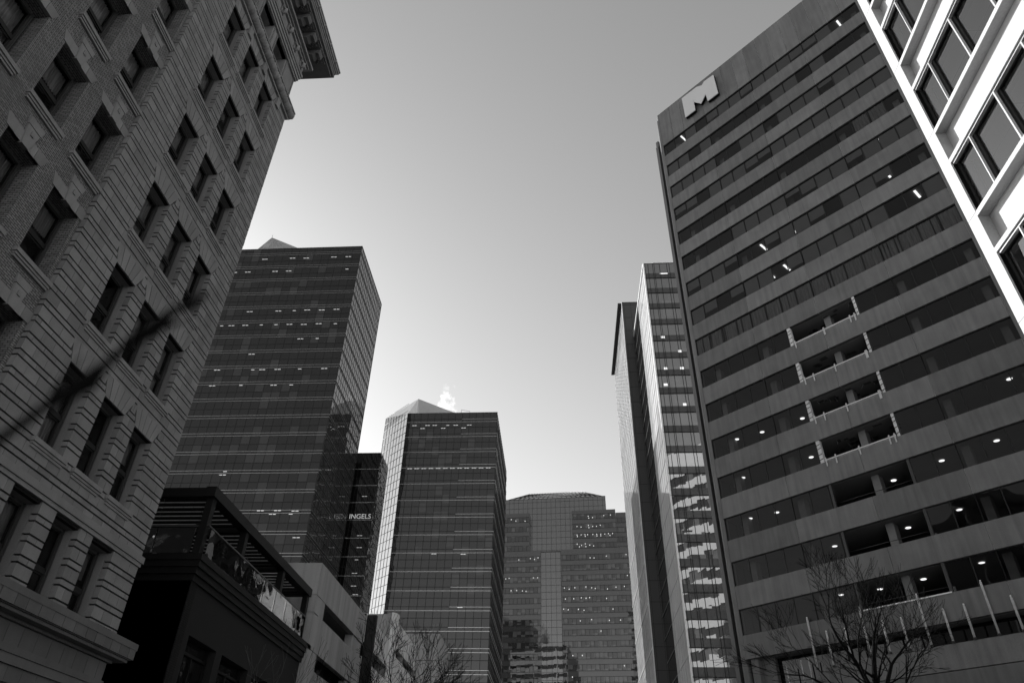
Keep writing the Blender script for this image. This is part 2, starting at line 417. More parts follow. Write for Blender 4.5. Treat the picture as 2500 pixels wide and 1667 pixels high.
def window_set(parent, cols, sills, w, h, depth, style, name='window'):
    """one window built once, then copied: > sash, glass, curtain, sill, lintel"""
    root = bpy.data.objects.new(name, None)
    # the window is a part: a frame mesh with sub-parts
    f = MB(); t = .07
    f.box(0, t, depth, depth + .1, 0, h); f.box(w - t, w, depth, depth + .1, 0, h); f.box(t, w - t, depth, depth + .1, 0, t); f.box(t, w - t, depth, depth + .1, h - t, h)
    f.box(.02, .05, depth - .05, depth, 0, h); f.box(w - .05, w - .02, depth - .05, depth, 0, h)
    fr = f.build(name, FRAME_M, parent)
    s_ = MB(); mz = h * .49
    s_.box(t, w - t, depth + .02, depth + .1, mz - .055, mz + .055)
    for a, b in ((t, mz - .055), (mz + .055, h - t)):
        dd = depth + (.03 if a > 1 else .06)
        s_.box(t, t + .05, dd, dd + .05, a, b); s_.box(w - t - .05, w - t, dd, dd + .05, a, b)
        s_.box(t, w - t, dd, dd + .05, a, a + .05); s_.box(t, w - t, dd, dd + .05, b - .05, b)
    ch = [s_.build('sash', FRAME_D, fr)]
    gl = MB(); gl.box(t, w - t, depth + .075, depth + .085, t, mz, skip='lrtdb'); gl.box(t, w - t, depth + .05, depth + .06, mz, h - t, skip='lrtdb')
    ch.append(gl.build('glass', GLASS_OLD, fr))
    sl_ = MB(); so_ = .13 if style == 'brick' else .0
    sl_.box(-.15, w + .15, so_ - .12, .3, -.13, -.0); sl_.box(-.12, w + .12, so_ - .075, so_ + .05, -.2, -.132); sl_.box(-.1, w + .1, so_ - .04, so_ + .05, -.27, -.202)
    if style != 'tall': ch.append(sl_.build('sill', STONE, fr))
    if style == 'brick':
        l = MB(); hw = w / 2; y = .135
        xs = [-.16, .16, hw - .17, hw + .17, w - .16, w + .16]
        l.prism([(-.1, .0 + h), (.2, h), (.2, h + .36), (-.24, h + .36)], y, .25)
        l.prism([(.21, h), (hw - .15, h), (hw - .2, h + .36), (.21, h + .36)], y + .012, .25)
        l.prism([(hw + .15, h), (w - .21, h), (w - .21, h + .36), (hw + .2, h + .36)], y + .012, .25)
        l.prism([(w - .2, h), (w + .1, h), (w + .24, h + .36), (w - .2, h + .36)], y, .25)
        l.prism([(hw - .14, h - .03), (hw + .14, h - .03), (hw + .24, h + .62), (hw - .24, h + .62)], y - .035, .25)
        l.prism([(hw - .26, h + .63), (hw + .26, h + .63), (hw + .3, h + .86), (hw - .3, h + .86)], y - .05, .25)
        l.prism([(hw - .06, h + .36), (hw + .06, h + .36), (hw + .06, h + .5), (hw - .06, h + .5)], y - .07, .2)
        ch.append(l.build('lintel', STONE, fr))
    first = True; n = 0
    for zi, sz in enumerate(sills):
        for ci, (c0, c1) in enumerate(cols):
            if first: o = fr; o.location = (c0, 0, sz); first = False
            else: o = dup(fr, parent, (c0, 0, sz), ch)
            r = random.Random(zi * 31 + ci * 7 + int(w * 100))
            # curtain or blind of its own length behind the sash
            q = r.random(); top = h - t
            low = top - h * (.95 if q < .3 else .5 if q < .55 else .33 if q < .75 else .15)
            if q < .92:
                c = MB(); nf = 26; x0 = t + (.0 if r.random() < .6 else r.uniform(.1, .45)); x1 = w - t
                for i in range(nf):
                    xa, xb = x0 + (x1 - x0) * i / nf, x0 + (x1 - x0) * (i + 1) / nf
                    ya = depth + .2 + .03 * sin(i * 1.9 + zi); yb = depth + .2 + .03 * sin((i + 1) * 1.9 + zi)
                    c.face([(xa, ya, low), (xb, yb, low), (xb, yb, top), (xa, ya, top)], smooth=True)
                cc_ = c.build('curtain', CURT, o)
            n += 1
    return fr
bpy.data.objects.remove(bpy.data.objects['window']) if 'window' in bpy.data.objects else None
window_set(L, SC, SILLS, 1.215, 2.5, .44, 'stone')
window_set(L, [(a, b) for a, b in BC], SILLS, 1.27, 2.47, .62, 'brick')
window_set(L, SC, [6.75], 1.215, TZ1 - 6.75, .48, 'tall')
# dark rooms behind
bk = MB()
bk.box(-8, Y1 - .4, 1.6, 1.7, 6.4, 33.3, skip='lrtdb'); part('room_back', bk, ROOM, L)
# lower cornice
bk = MB()
for (p, z0, z1) in ((.54, 6.80, 6.99), (.50, 6.70, 6.80), (.30, 6.62, 6.70), (.46, 6.50, 6.62), (.40, 6.42, 6.50), (.1, 6.34, 6.42)):
    bk.box(2, Y1 + p, -p, .3, z0, z1 - .003)
x = 2.0
while x < Y1 + .4:
    ww = rng.uniform(.35, .7); bk.box(x, min(x + ww - .02, Y1 + .5), -.515 - rng.uniform(0, .02), -.3, 6.52, 6.81); x += ww
part('lower_cornice', bk, STONE_D, L)
bk = MB(); x = 2.
while x < Y1 - .1:
    ww = .62; bk.box(x, min(x + ww - .012, Y1), 0, .2, 5.84, 6.33); x += ww
part('frieze', bk, STONE_D, L)
bk = MB(); x = 2.
while x < Y1 - .1:
    bk.box(x, min(x + ww - .012, Y1 - .06), .05, .2, 5.05, 5.42); x += ww
part('shop_lintel', bk, STONE_D, L)
bk = MB(); bk.box(2, Y1 + .06, -.06, .2, 5.66, 5.83); bk.box(2, Y1 + .02, -.02, .2, 5.43, 5.655); part('string_course', bk, STONE_D, L)
bk = MB(); bk.box(2, Y1 - .7, .19, .6, 0, 5.0); bk.box(Y1 - .65, Y1, 0, .2, 0, 5.0); part('shop_front', bk, BLACK, L)
# inscription cut in the corner stone
def text_obj(name, body, size, mat, parent, loc, rot=(pi / 2, 0, 0), ext=.01, spacing=1.):
    c = bpy.data.curves.new(name, 'FONT'); c.body = body; c.size = size; c.extrude = ext; c.align_x = 'CENTER'; c.space_character = spacing
    tmp = bpy.data.objects.new(name + '_curve', c)
    me = bpy.data.meshes.new_from_object(tmp); bpy.data.objects.remove(tmp); bpy.data.curves.remove(c)
    me.materials.clear(); me.materials.append(mat)
    o = bpy.data.objects.new(name, me); COL.objects.link(o); o.parent = parent; o.location = loc; o.rotation_euler = rot
    return o
text_obj('inscription', 'ARCHITECT', .16, JOINT, L, (22.05, -.012, 7.1), ext=.004)
text_obj('inscription', '1907', .16, JOINT, L, (22.1, -.012, 6.93 + .0), ext=.004)
# rope moulding below the attic
bk = MB(); R0 = .25; segs = 1100; ns = 14; ya, yb = -8, Y1 + .22
base = len(bk.v)
for i in range(segs + 1):
    y = ya + (yb - ya) * i / segs
    for j in range(ns):
        t = 2 * pi * j / ns
        r = R0 * (1 + .07 * cos(1 * t + y * 10.5) + .05 * cos(2 * t - y * 38))
        if (y % 1.05) > .72: r = R0 * (.95 + .1 * cos(5 * t + y * 40))
        bk.v.append((y, -.12 + r * cos(t), 33.5 + r * sin(t)))
for i in range(segs):
    for j in range(ns):
        a, b = base + i * ns + j, base + i * ns + (j + 1) % ns
        bk.f.append((a, b, b + ns, a + ns)); bk.uv += [(0, 0)] * 4; bk.m.append(0); bk.sm.append(True)
bk.f.append(tuple(base + segs * ns + j for j in range(ns))); bk.uv += [(0, 0)] * ns; bk.m.append(0); bk.sm.append(False)
part('rope_moulding', bk, STONE, L)
bk = MB(); bk.box(-8, Y1 + .3, -.32, .2, 33.78, 33.86); bk.box(-8, Y1 + .2, -.22, .2, 33.86, 33.95); bk.box(-8, Y1 + .1, -.12, .2, 33.1, 33.2); bk.box(-8, Y1 + .02, -.03, .5, 33.2, 33.8)
x = Y0 - .3 + .1
for i in range(4):   # carved drop blocks between the window heads
    xx = [15.9, 17.83, 19.72, 21.7][i]; bk.box(xx - .16, xx + .16, -.1, .0, 32.5, 33.1)
part('moulding_fillets', bk, STONE, L)
# attic storey
AT = [(c0 + .0, c1 + .06) for c0, c1 in SC] + [(c0, c1) for c0, c1 in BC]
AT = sorted(AT)
bk = MB(); wall_with_openings(bk, -8, Y1 - .15, 33.95, 36.7, AT, [(34.45, 36.15)], 0.1, 1.0)
for i in range(len(AT)):   # carved frieze bands on the piers
    p = AT[i][1]; q = AT[i + 1][0] if i + 1 < len(AT) else Y1 - .15
    if q - p < .3: continue
    for z in [34.2 + .14 * k for k in range(15)]:
        for xx in ((p + .12), (q - .12)):
            bk.box(xx - .05, xx + .05, .06, .1, z, z + .09)
    bk.box(p + .2, q - .2, .085, .1, 34.3, 36.1)
part('attic_wall', bk, STONE, L)
bk = MB()
for (c0, c1) in AT: bk.box(c0, c1, .9, .95, 34.45, 36.15, skip='lrtdb')
part('attic_glazing', bk, glass_wall('attic_glass', .01, .05, 1, 1, wob=.03), L)
# main cornice
bk = MB()
for (p, z0, z1) in ((.02, 36.15, 36.3), (.08, 36.3, 36.52), (.14, 36.52, 36.68), (.2, 36.68, 36.9), (.12, 36.9, 37.55), (.24, 37.55, 37.7), (.34, 37.7, 37.82), (.5, 37.82, 38.02)):
    bk.box(-8, Y1 - .15 + p, -p, .3, z0, z1 - .003)
part('entablature', bk, STONE, L)
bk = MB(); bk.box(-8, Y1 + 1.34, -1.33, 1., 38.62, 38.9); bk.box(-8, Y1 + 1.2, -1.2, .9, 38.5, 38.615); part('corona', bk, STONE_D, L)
bk = MB()
for (p, z0, z1) in ((1.36, 38.9, 39.02), (1.42, 39.02, 39.14), (1.5, 39.14, 39.3), (1.55, 39.3, 39.42)): bk.box(-8, Y1 + p, -p, 1., z0, z1 - .003)
x = 0.
while x < Y1 + 1.2:
    bk.box(x, x + .03, -1.56, -1.4, 39.1, 39.42); x += 1.12
part('cornice_fascia', bk, STONE, L)
mo = MB()
prof = [(-.36, 38.5), (-.36, 38.05), (-.7, 38.0), (-.86, 38.14), (-1.05, 38.1), (-1.12, 38.3), (-1.14, 38.5)]
pr = list(prof)
for sx, xx in ((0, 0.), (1, .44)):
    pts = [(xx, y, z) for y, z in pr]
    mo.face(pts if sx else list(reversed(pts)))
for i in range(len(pr)):
    a, b = pr[i], pr[(i + 1) % len(pr)]
    mo.face([(0, a[0], a[1]), (0, b[0], b[1]), (.44, b[0], b[1]), (.44, a[0], a[1])])
mo.box(-.05, .49, -1.17, -.34, 38.42, 38.49)
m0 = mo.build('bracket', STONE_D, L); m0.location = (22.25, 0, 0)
for k in range(1, 24): dup(m0, L, (22.25 - 1.05 * k, 0, 0), [])
cf = MB(); cf.box(0, .42, -1.1, -.4, 38.44, 38.5)
for i in range(4):
    a = i * pi / 2 + .5; cf.box(.21 + .1 * cos(a) - .035, .21 + .1 * cos(a) + .035, -.75 + .2 * sin(a) - .06, -.75 + .2 * sin(a) + .06, 38.38, 38.44)
cf.box(.15, .27, -.81, -.69, 38.36, 38.44)
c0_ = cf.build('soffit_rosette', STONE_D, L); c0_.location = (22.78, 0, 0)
for k in range(1, 24): dup(c0_, L, (22.78 - 1.05 * k, 0, 0), [])
bs = MB(); bs.tube([(0, -.16, 36.98), (0, -.34, 37.1), (0, -.36, 37.3), (0, -.2, 37.5)], [.05, .1, .09, .04], 8); bs.box(-.16, .16, -.2, -.12, 37.0, 37.5)
bs.tube([(-.2, -.2, 37.45), (0, -.32, 37.36), (.2, -.2, 37.45)], .035, 6)
b0 = bs.build('carved_boss', STONE, L); b0.location = (22.4, 0, 0)
for k in range(1, 24): dup(b0, L, (22.4 - 1.05 * k, 0, 0), [])

# ---------------------------------------------------------------- dark brick building with roof terrace
B = thing('dark_brick_building', 'low building painted nearly black, between the stone corner and the concrete car park', 'building', (-14, 0, 0), pi / 2)
bk = MB(); bk.box(27.1, 41.3, .3, 9, 8.45, 10.4); bk.box(27.1, 28.1, .3, 9, 0, 8.45)
for a, b in ((30.75, 31.35), (34.4, 35.), (38., 38.6), (40.6, 41.3)): bk.box(a, b, .3, 9, 0, 8.45)
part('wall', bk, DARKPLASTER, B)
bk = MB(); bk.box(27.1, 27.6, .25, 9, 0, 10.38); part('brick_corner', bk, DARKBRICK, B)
bk = MB()
for (p, z0, z1) in ((.0, 10.95, 11.2), (.05, 10.7, 10.95), (.12, 10.45, 10.7), (.2, 10.2, 10.45)): bk.box(26.8 + p, 41.6 - p, p, 9.2, z0, z1 - .003)
part('parapet_cap', bk, BLACK, B)
for a, b in ((28.1, 30.75), (31.35, 34.4), (35., 38.), (38.6, 40.6)):
    f = MB(); f.box(a, b, .7, .8, 0, 8.45); fo = f.build('window', glass_wall('shop_glass', .008, .05, 1, 1, wob=.03), B)
    q = MB(); q.box(a, b, .6, .69, 7.9, 8.0); q.box(a, a + .08, .6, .69, 0, 8.45); q.box(b - .08, b, .6, .69, 0, 8.45); q.box((a + b) / 2 - .03, (a + b) / 2 + .03, .6, .69, 0, 7.9); q.build('window_frame', BLACK, fo)

P = thing('roof_pergola', 'black steel pergola with louvred roof on the terrace of the dark building', 'pergola', (-14, 0, 0), pi / 2)
for y in (26.95, 30.7, 35.95, 40.2):
    for d in (.15, 5.3):
        q = MB(); q.box(y - .16, y + .16, d, d + .3, 11.2, 13.5); q.build('post', BLACK, P)
for (nm, a, b, d0, d1) in (('beam', 26.6, 40.4, .06, .5), ('beam', 26.6, 40.4, 5.2, 5.64)):
    q = MB(); q.box(a, b, d0, d1, 13.5, 13.92); q.build(nm, BLACK, P)
for y in (26.62, 30.6, 35.8, 40.05):
    q = MB(); q.box(y, y + .32, .5, 5.2, 13.5, 13.88); q.build('crossbeam', BLACK, P)
for k in range(27):
    y = 27.25 + k * .48
    if min(abs(y - c) for c in (30.7, 35.9, 40.1)) < .3: continue
    q = MB(); q.box(y, y + .2, .5, 5.2, 13.62, 13.68); q.build('louvre', BLACK, P)
# glass balustrade
R_ = thing('glass_balustrade', 'clear glass guard rail with black top rail along the edge of the dark roof terrace', 'railing', (-14, 0, 0), pi / 2)
RG = clear_glass('railing_glass', f0=.09, tint=.6, wob=.05, wscale=1.2)
x = 27.15
while x < 40.0:
    q = MB(); q.box(x, x + 1.55, .06, .075, 11.25, 12.3); q.build('glass_panel', RG, R_); x += 1.62
for d in (.6, 2.2, 3.8):
    q = MB(); q.box(26.9, 26.915, d, d + 1.55, 11.25, 12.3); q.build('glass_panel', RG, R_)
q = MB(); q.box(26.85, 40.1, .04, .1, 12.3, 12.36); q.box(26.85, 26.93, .1, 5.2, 12.3, 12.36); q.build('top_rail', DARK_AL, R_)
# heaters under the pergola
def heater(loc, rz, label):
    h_ = thing('patio_heater', label, 'heater', loc, rz, 'dark bar heaters under the pergola')
    q = MB(); q.prism([(-.75, -.08), (.75, -.08), (.68, .08), (-.68, .08)], -.12, .12); q.build('housing', BLACK, h_)
    q = MB(); q.box(-.6, .6, -.08, .08, -.1, -.085); q.build('grille', DARK_AL, h_)
    q = MB(); q.tube([(-.4, 0, .08), (-.4, 0, .45)], .015, 6); q.tube([(.4, 0, .08), (.4, 0, .45)], .015, 6); q.build('hanger', BLACK, h_)
heater((-18.2, 28.0, 13.05), pi / 2 + .1, 'dark bar heater hanging in the pergola bay nearest the stone building')
heater((-15.4, 29.2, 13.05), pi / 2, 'dark bar heater hanging beside the first street-side post of the pergola')
heater((-15.3, 33.4, 13.05), pi / 2, 'dark bar heater hanging in the middle bay of the pergola')
heater((-15.3, 38.2, 13.05), pi / 2, 'dark bar heater hanging in the bay nearest the car park')
for i, (x, y, z, lb) in enumerate(((-18.6, 27.05, 12.15, 'small bright bulb standing in for a reflection, lowest left behind the terrace glass'), (-17.2, 27.1, 12.55, 'small bright bulb standing in for a reflection, highest behind the terrace glass'),
        (-17.9, 27.1, 11.95, 'small bright bulb standing in for a reflection, beneath the heater nearest the stone corner'), (-16.4, 27.1, 12.0, 'small bright bulb standing in for a reflection, nearest the first black post'), (-17.2, 27.2, 11.45, 'small bright bulb standing in for a reflection, just above the dark parapet'))):
    t = thing('reflection_glint', lb, 'reflection', (x, y, z), 0, 'small glints standing in for reflections in the terrace glass')  # glowing dots on cords, added for lights reflected in the railing glass
    q = MB(); q.tube([(0, 0, -.05), (0, 0, -.02), (0, 0, .03), (0, 0, .05)], [.012, .035, .035, .012], 8); q.build('glint', LAMP_GLINT, t)
    q = MB(); q.tube([(0, 0, .05), (0, 0, 13.6 - z)], .006, 5); q.build('glint_cord', BLACK, t)
# back bar wall of the terrace with a pale blind
q = MB(); q.box(27.2, 40.3, 5.7, 5.8, 11.2, 13.4); q.build('terrace_back_wall', DARKPLASTER, B)

# ---------------------------------------------------------------- parking structures (left row)
G = thing('parking_garage', 'concrete car park with streaked panels and long dark openings beyond the dark building', 'parking garage', (-14, 0, 0), pi / 2)
def spandrel(root, a, b, z0, z1, d=0., depth=.35, pw=1.22, mt=None):
    mbx = MB(); x = a
    while x < b - .05:
        e = min(x + pw, b); mbx.box(x + .008, e - .008, d + rng.uniform(-.006, .006), d + depth, z0, z1); x += pw
    mbx.build('spandrel', mt or CONC_P, root)
    q = MB(); q.box(a, b, d + .03, d + depth + .02, z0 + .02, z1 - .02); q.build('panel_joint', JOINT, root)
spandrel(G, 41.95, 52.5, 13.87, 15.72)
spandrel(G, 41.95, 52.5, 11.02, 12.9)
spandrel(G, 41.95, 52.5, 8.2, 10.1)
spandrel(G, 41.95, 52.5, 5.4, 7.3)
spandrel(G, 41.95, 52.5, 0, 4.4)
bk = MB()
for z0, z1 in ((0, 11.0), (11.02, 12.88), (12.9, 13.86), (13.88, 15.72)):
    bk.box(41.06, 41.93, 0.0, 1, z0, z1 - .03); bk.box(41.06 + .01, 41.93, 1.02, 22, z0, z1 - .02)
bk.box(41.93, 42.94, .02, .6, 12.9, 13.86); bk.box(41.93, 42.94, .02, .6, 10.1, 11.0)
bk.box(50.0, 52.5, .1, .6, 12.9, 13.86); bk.box(50., 52.5, .1, .6, 10.1, 11.)
part('corner_pier', bk, CONC_P, G)
q = MB(); q.box(41.06 + .05, 41.1 + .05, -.0, 22, 0, 15.6); q.build('end_wall', CONC_P, G)
q = MB()
for z in (4.4, 7.3, 10.1, 12.9): q.box(42, 75, .4, 30, z - .35, z - .02)
q.build('deck', ROOM, G)  # near-black decks put the shade inside the car park into the colour
q = MB(); q.box(42, 73, 1.2, 14.2, 0, 15.4); q.box(60.7, 72.5, 1.2, 14.2, 15.4, 17.9); q.build('dark_fill_block', ROOM, G)  # solid near-black block added so the openings read as shade
# far half of the car park
spandrel(G, 52.7, 60.6, 14.05, 16.0, pw=1.0, mt=CONC_P2)
spandrel(G, 52.7, 60.6, 11.1, 13.1, pw=1.0, mt=CONC_P2)
spandrel(G, 52.7, 73.4, 5, 9.8, pw=1.0, mt=CONC_P2)
spandrel(G, 60.62, 72.6, 16.1, 18.15, pw=1.0, mt=CONC_P2)
spandrel(G, 60.62, 73.6, 13.1, 15.42, pw=1.0, mt=CONC_P2)
q = MB()
for i in range(10):   # rounded stair turret end
    a0, a1 = pi * i / 10, pi * (i + 1) / 10
    c_ = 61.3; r = .8
    q.face([(c_ - r * cos(a0), .0 - r * .6 * sin(a0), 0), (c_ - r * cos(a1), .0 - r * .6 * sin(a1), 0), (c_ - r * cos(a1), -r * .6 * sin(a1), 18.2), (c_ - r * cos(a0), -r * .6 * sin(a0), 18.2)], smooth=True)
q.face([(61.3 - .8 * cos(pi * i / 10), -.48 * sin(pi * i / 10), 18.2) for i in range(11)])
q.build('stair_turret', CONC_P2, G)
q = MB(); q.box(60.6, 60.9, .0, 20, 0, 18.1); q.box(72.3, 72.6, 0, 20, 0, 18.1); q.box(66.6, 67., .05, .5, 9, 18); q.build('cross_wall', CONC_P, G)
# PARK blade sign
K = thing('park_sign', 'tall dark blade sign lettered PARK on the corner of the car park', 'sign', (-14, 52.7, 0))
q = MB(); q.box(0.03, .72, 0, .35, 6.5, 15.87); q.build('sign_panel', matte('dark_sign_panel', .022, var=.2), K)
q = MB(); q.box(-.2, .03, .1, .2, 14.0, 14.1); q.box(-.2, .03, .1, .2, 9.0, 9.1); q.build('bracket', BLACK, K)
for i, ch in enumerate('PARK'):
    text_obj('letter', ch, 1.25, matte('sign_letter_face', .03) if i == 0 else bpy.data.materials['sign_letter_face'], K, (.38, -.02, 14.2 - 1.75 * i), ext=.02)
# pale concrete block further on
G4 = thing('pale_concrete_block', 'small pale concrete building with an arched recess, behind the bare tree', 'building', (-14, 0, 0), pi / 2)
bk = MB(); bk.box(86, 93, 0, 12, 19.95, 22.8); bk.box(86.06, 92.94, .06, 12, 0, 19.9)
part('wall', bk, CONC_P, G4)
q = MB(); q.prism([(88.2 + 1.4 - 1.2 * cos(a), 17.6 + 1.6 * sin(a)) for a in [pi * k / 10 for k in range(11)]][::-1] + [(88.4, 6), (90.8, 6)], -.0, .055)
q.build('arched_recess', BLACK, G4)
q = MB()
for k in range(5): q.box(86 - .004, 86., 1.2 + k * 2.2, 1.23 + k * 2.2, 19.95, 22.8)
q.build('panel_joint', JOINT, G4)

# ---------------------------------------------------------------- glass towers
def bars_front(mbx, u0, u1, z0, z1, us, zs, w=.05, pr=.04, wz=None):
    for u in us: mbx.box(u - w / 2, u + w / 2, -pr, .0, z0, z1, skip='b')
    for z in zs: mbx.box(u0, u1, -pr - .004, .0, z - (wz or w) / 2, z + (wz or w) / 2, skip='b')
def bars_side(mbx, x, d0, d1, z0, z1, ds, zs, w=.05, pr=.04, sgn=1):
    for d in ds: mbx.box(x, x + sgn * pr, d - w / 2, d + w / 2, z0, z1)
    for z in zs: mbx.box(x, x + sgn * (pr + .004), d0, d1, z - w / 2, z + w / 2)
def fr_(a, b, s): 
    o_ = []; 
    while a < b: o_.append(a); a += s
    return o_
def lights(parent, lst, depth, w2=.56, gap=.16, hgt=.085, mat=None):
    base = MB()
    base.box(-w2 - gap / 2, -gap / 2, -.05, -.03, 0, hgt); base.box(gap / 2, gap / 2 + w2, -.05, -.03, 0, hgt)
    half = MB(); half.box(-.35, .35, -.05, -.03, 0, hgt)
    A = Bb = None
    for (u, z, n) in lst:
        if n == 2:
            if A is None: A = base.build('ceiling_light', mat or LAMP_GLINT, parent); A.location = (u, depth, z)
            else: dup(A, parent, (u, depth, z), [])
        else:
            if Bb is None: Bb = half.build('ceiling_light', mat or LAMP_GLINT, parent); Bb.location = (u, depth, z)
            else: dup(Bb, parent, (u, depth, z), [])

# --- tower 1
T1 = thing('dark_glass_tower', 'tall dark glass office tower left of centre, with paired bright lines at every floor', 'building', (0, 121, 0))
X0, X1, ZT, DD = -76.7, -45.08, 118.5, 21.8
G1 = glass_wall('tower_glass_dark', .010, .05, 1.86, 2., -45.08, .4, tilt=.006, wob=.01, bl=.12, bv=.02)
q = MB(); q.box(X0, X1, 0, DD, 0, ZT, skip='rtbd'); q.build('front_curtain_wall', G1, T1)
G1s = glass_wall('tower_glass_side', .012, .30, 1.5, 2., 0, .4, tilt=.012, wob=.03, bl=.0, wscale=.35)
q = MB(); q.box(X0, X1, 0, DD, 0, ZT, skip='fltbd'); q.build('side_curtain_wall', G1s, T1)
q = MB(); q.box(X0, X1, 0, DD, 0, ZT, skip='fr'); q.build('core', MULL, T1)
fl = [116.8 - 4.0 * k for k in range(28)]
q = MB(); bars_front(q, X0, X1, 0, ZT, fr_(X1 - 17 * 1.86, X1, 1.86), [z - 2.4 for z in fl] + [ZT - .04], .1); q.box(X1 - .1, X1 + .06, -.06, .1, 0, ZT)
q.build('front_mullions', MULL, T1)
q = MB(); bars_side(q, X1, 0, DD, 0, ZT, fr_(1.45, DD, 1.45), [z - 2.4 for z in fl] + [z - .3 for z in fl], .07); q.box(X1 - .05, X1 + .08, DD - .1, DD + .02, 0, ZT); q.box(X1 - .05, X1 + .08, 0, DD, ZT - .1, ZT + .02); q.build('side_mullions', MULL, T1)
for k, z in enumerate(fl):
    q = MB()
    for zz in (z, z - .58): q.box(X0, X1 + .06, -.12, .0, zz - .03, zz + .03); q.box(X1, X1 + .09, 0, DD, zz - .03, zz + .03)
    q.build('floor_trim', TRIM, T1)
T1L = [(-67.8,115.1,2),(-61.2,115.2,2),(-57.9,115.1,2),(-51.3,115.2,2),(-47.9,115.2,2),(-74.2,111.2,2),(-71.0,111.2,2),(-64.5,111.2,2),(-61.3,111.2,2),(-47.6,111.3,1),(-67.7,99.4,2),(-61.2,99.4,2),(-57.6,99.4,1),(-54.7,99.5,2),(-51.4,99.4,2),(-48.1,99.5,2),(-73.1,95.6,1),(-70.9,95.6,2),(-67.8,95.6,2),(-64.2,95.6,1),(-60.9,95.6,1),(-57.9,95.6,2),(-54.7,95.5,2),(-51.4,95.6,2),(-47.7,95.5,1),(-54.7,91.6,2),(-51.0,91.6,1),(-64.5,87.8,2),(-71.0,83.9,2),(-63.3,83.8,1),(-61.3,83.8,2),(-58.0,83.8,2),(-53.3,83.8,1),(-48.1,83.8,2),(-71.0,80.0,2),(-64.9,80.0,1),(-58.0,79.9,2),(-54.3,79.9,1),(-63.5,59.9,2),(-63.2,60.6,1),(-54.5,52.7,2),(-51.3,52.7,2),(-48.0,52.6,2),(-52.1,52.0,2),(-48.7,52.0,1),(-46.8,47.6,2)]
lights(T1, T1L, 0, mat=LAMP_MID)
# glass pyramid on the roof
q = MB(); ap = (-72.7, 9, 131.1); bs_ = [(-76.6, 5, ZT), (-54, 5, ZT), (-54, 20, ZT), (-76.6, 20, ZT)]
for i in range(4): q.face([bs_[i], bs_[(i + 1) % 4], ap])
sk = q.build('roof_pyramid', glass_wall('skylight_glass', .25, .18, 1.6, 1.6, tilt=.05, wob=.01, body=.5), T1)
q = MB()
for t in [k / 8 for k in range(9)]:
    b = Vector(bs_[0]).lerp(Vector(bs_[1]), t); q.tube([tuple(b), ap], .07, 4)
for t in (.2, .4, .6, .8, .9):
    q.tube([tuple(Vector(bs_[0]).lerp(Vector(ap), t)), tuple(Vector(bs_[1]).lerp(Vector(ap), t))], .06, 4)
q.tube([ap, (ap[0], ap[1], ap[2] + 1)], .05, 4)
q.build('glazing_bar', matte('pale_grey_bar', .3), sk)

# --- tower 2
T2 = thing('central_glass_tower', 'glass office tower left of the sky gap with a bright chamfered side and pointed crown', 'building', (0, 155.6, 0))
X0, X1, ZT, DD = -37.75, -15.0, 93.15, 34.5
A2 = (-45.2, 7.3); Zc = 96.
G2 = glass_wall('tower_glass_mid', .012, .07, 1.75, 2.08, -15.0, .3, tilt=.006, wob=.008, bl=.07, bv=.035)
q = MB(); q.box(X0, X1, 0, DD, 0, ZT, skip='lrtbd'); q.build('front_curtain_wall', G2, T2)
G2s = glass_wall('tower_side_mirror', .012, .36, 1.5, 2.08, 0, .3, tilt=.01, wob=.02)
q = MB(); q.box(X0, X1, 0, DD, 0, ZT, skip='fltbd'); q.build('side_curtain_wall', G2s, T2)
q = MB()
cl = sqrt((X0 - A2[0]) ** 2 + A2[1] ** 2)
G2c = glass_wall('tower_chamfer_mirror', .3, .72, 1.3, 2.08, 0, .3, tilt=.01, wob=.006)
q.face([(A2[0], A2[1], 0), (X0, 0, 0), (X0, 0, ZT), (A2[0], A2[1], Zc)], uv=[(0, 0), (cl, 0), (cl, ZT), (0, Zc)])
q.build('chamfer_curtain_wall', G2c, T2)
q = MB(); q.box(X0, X1, .0, DD, 0, ZT, skip='flr')
q.face([(A2[0], A2[1], 0), (A2[0], A2[1], Zc), (A2[0], DD, Zc), (A2[0], DD, 0)]); q.face([(A2[0], A2[1], ZT - .5), (X0, 0, ZT - .5), (X0, DD, ZT - .5), (A2[0], DD, ZT - .5)])
q.build('core', MULL, T2)
# crown
Pk, Bk, Qk = (-36.1, 2.9, 99.2), (-35.6, 2.9, ZT), (-28.6, 2.9, ZT + .0)
q = MB(); q.face([(A2[0], A2[1], Zc), (A2[0], A2[1], ZT - 1), (X0, 0, ZT), Pk], uv=[(0, Zc), (0, ZT), (cl, ZT), (cl, 99)])
q.face([(X0, 0, ZT), Bk, Pk], uv=[(cl, ZT), (cl + 2, ZT), (cl + 2, 99)])
q.face([Pk, (A2[0], A2[1] + 12, Zc), (A2[0], A2[1], Zc)])
cr = q.build('crown_glass', glass_wall('crown_pale_glass', .8, .45, 1.3, 2.08, 0, .3, tilt=.006, wob=.004, body=.1), T2)
q = MB(); q.face([Bk, (-22.5, 2.9, ZT), Pk]); q.face([Pk, (-22.5, 2.9, ZT), (-30, 14, ZT)]); q.build('crown_slope', matte('pale_crown_panel', .5, rough=.5), T2)
q = MB(); q.tube([(-24.6, 3, ZT), (-24.6, 3, ZT + 2.6), (-22.4, 3, ZT + 2.1), (-22.4, 3, ZT)], .06, 5); q.build('roof_rail', DARK_AL, T2)
fl2 = [90.45 - 4.165 * k for k in range(21)]
q = MB(); bars_front(q, X0, X1, 0, ZT, fr_(X1 - 13 * 1.75, X1, 1.75), [z - 1.5 for z in fl2] + [ZT - .04] + [z + .85 for z in fl2], .095); q.box(X1 - .1, X1 + .06, -.06, .1, 0, ZT)
q.build('front_mullions', MULL, T2)
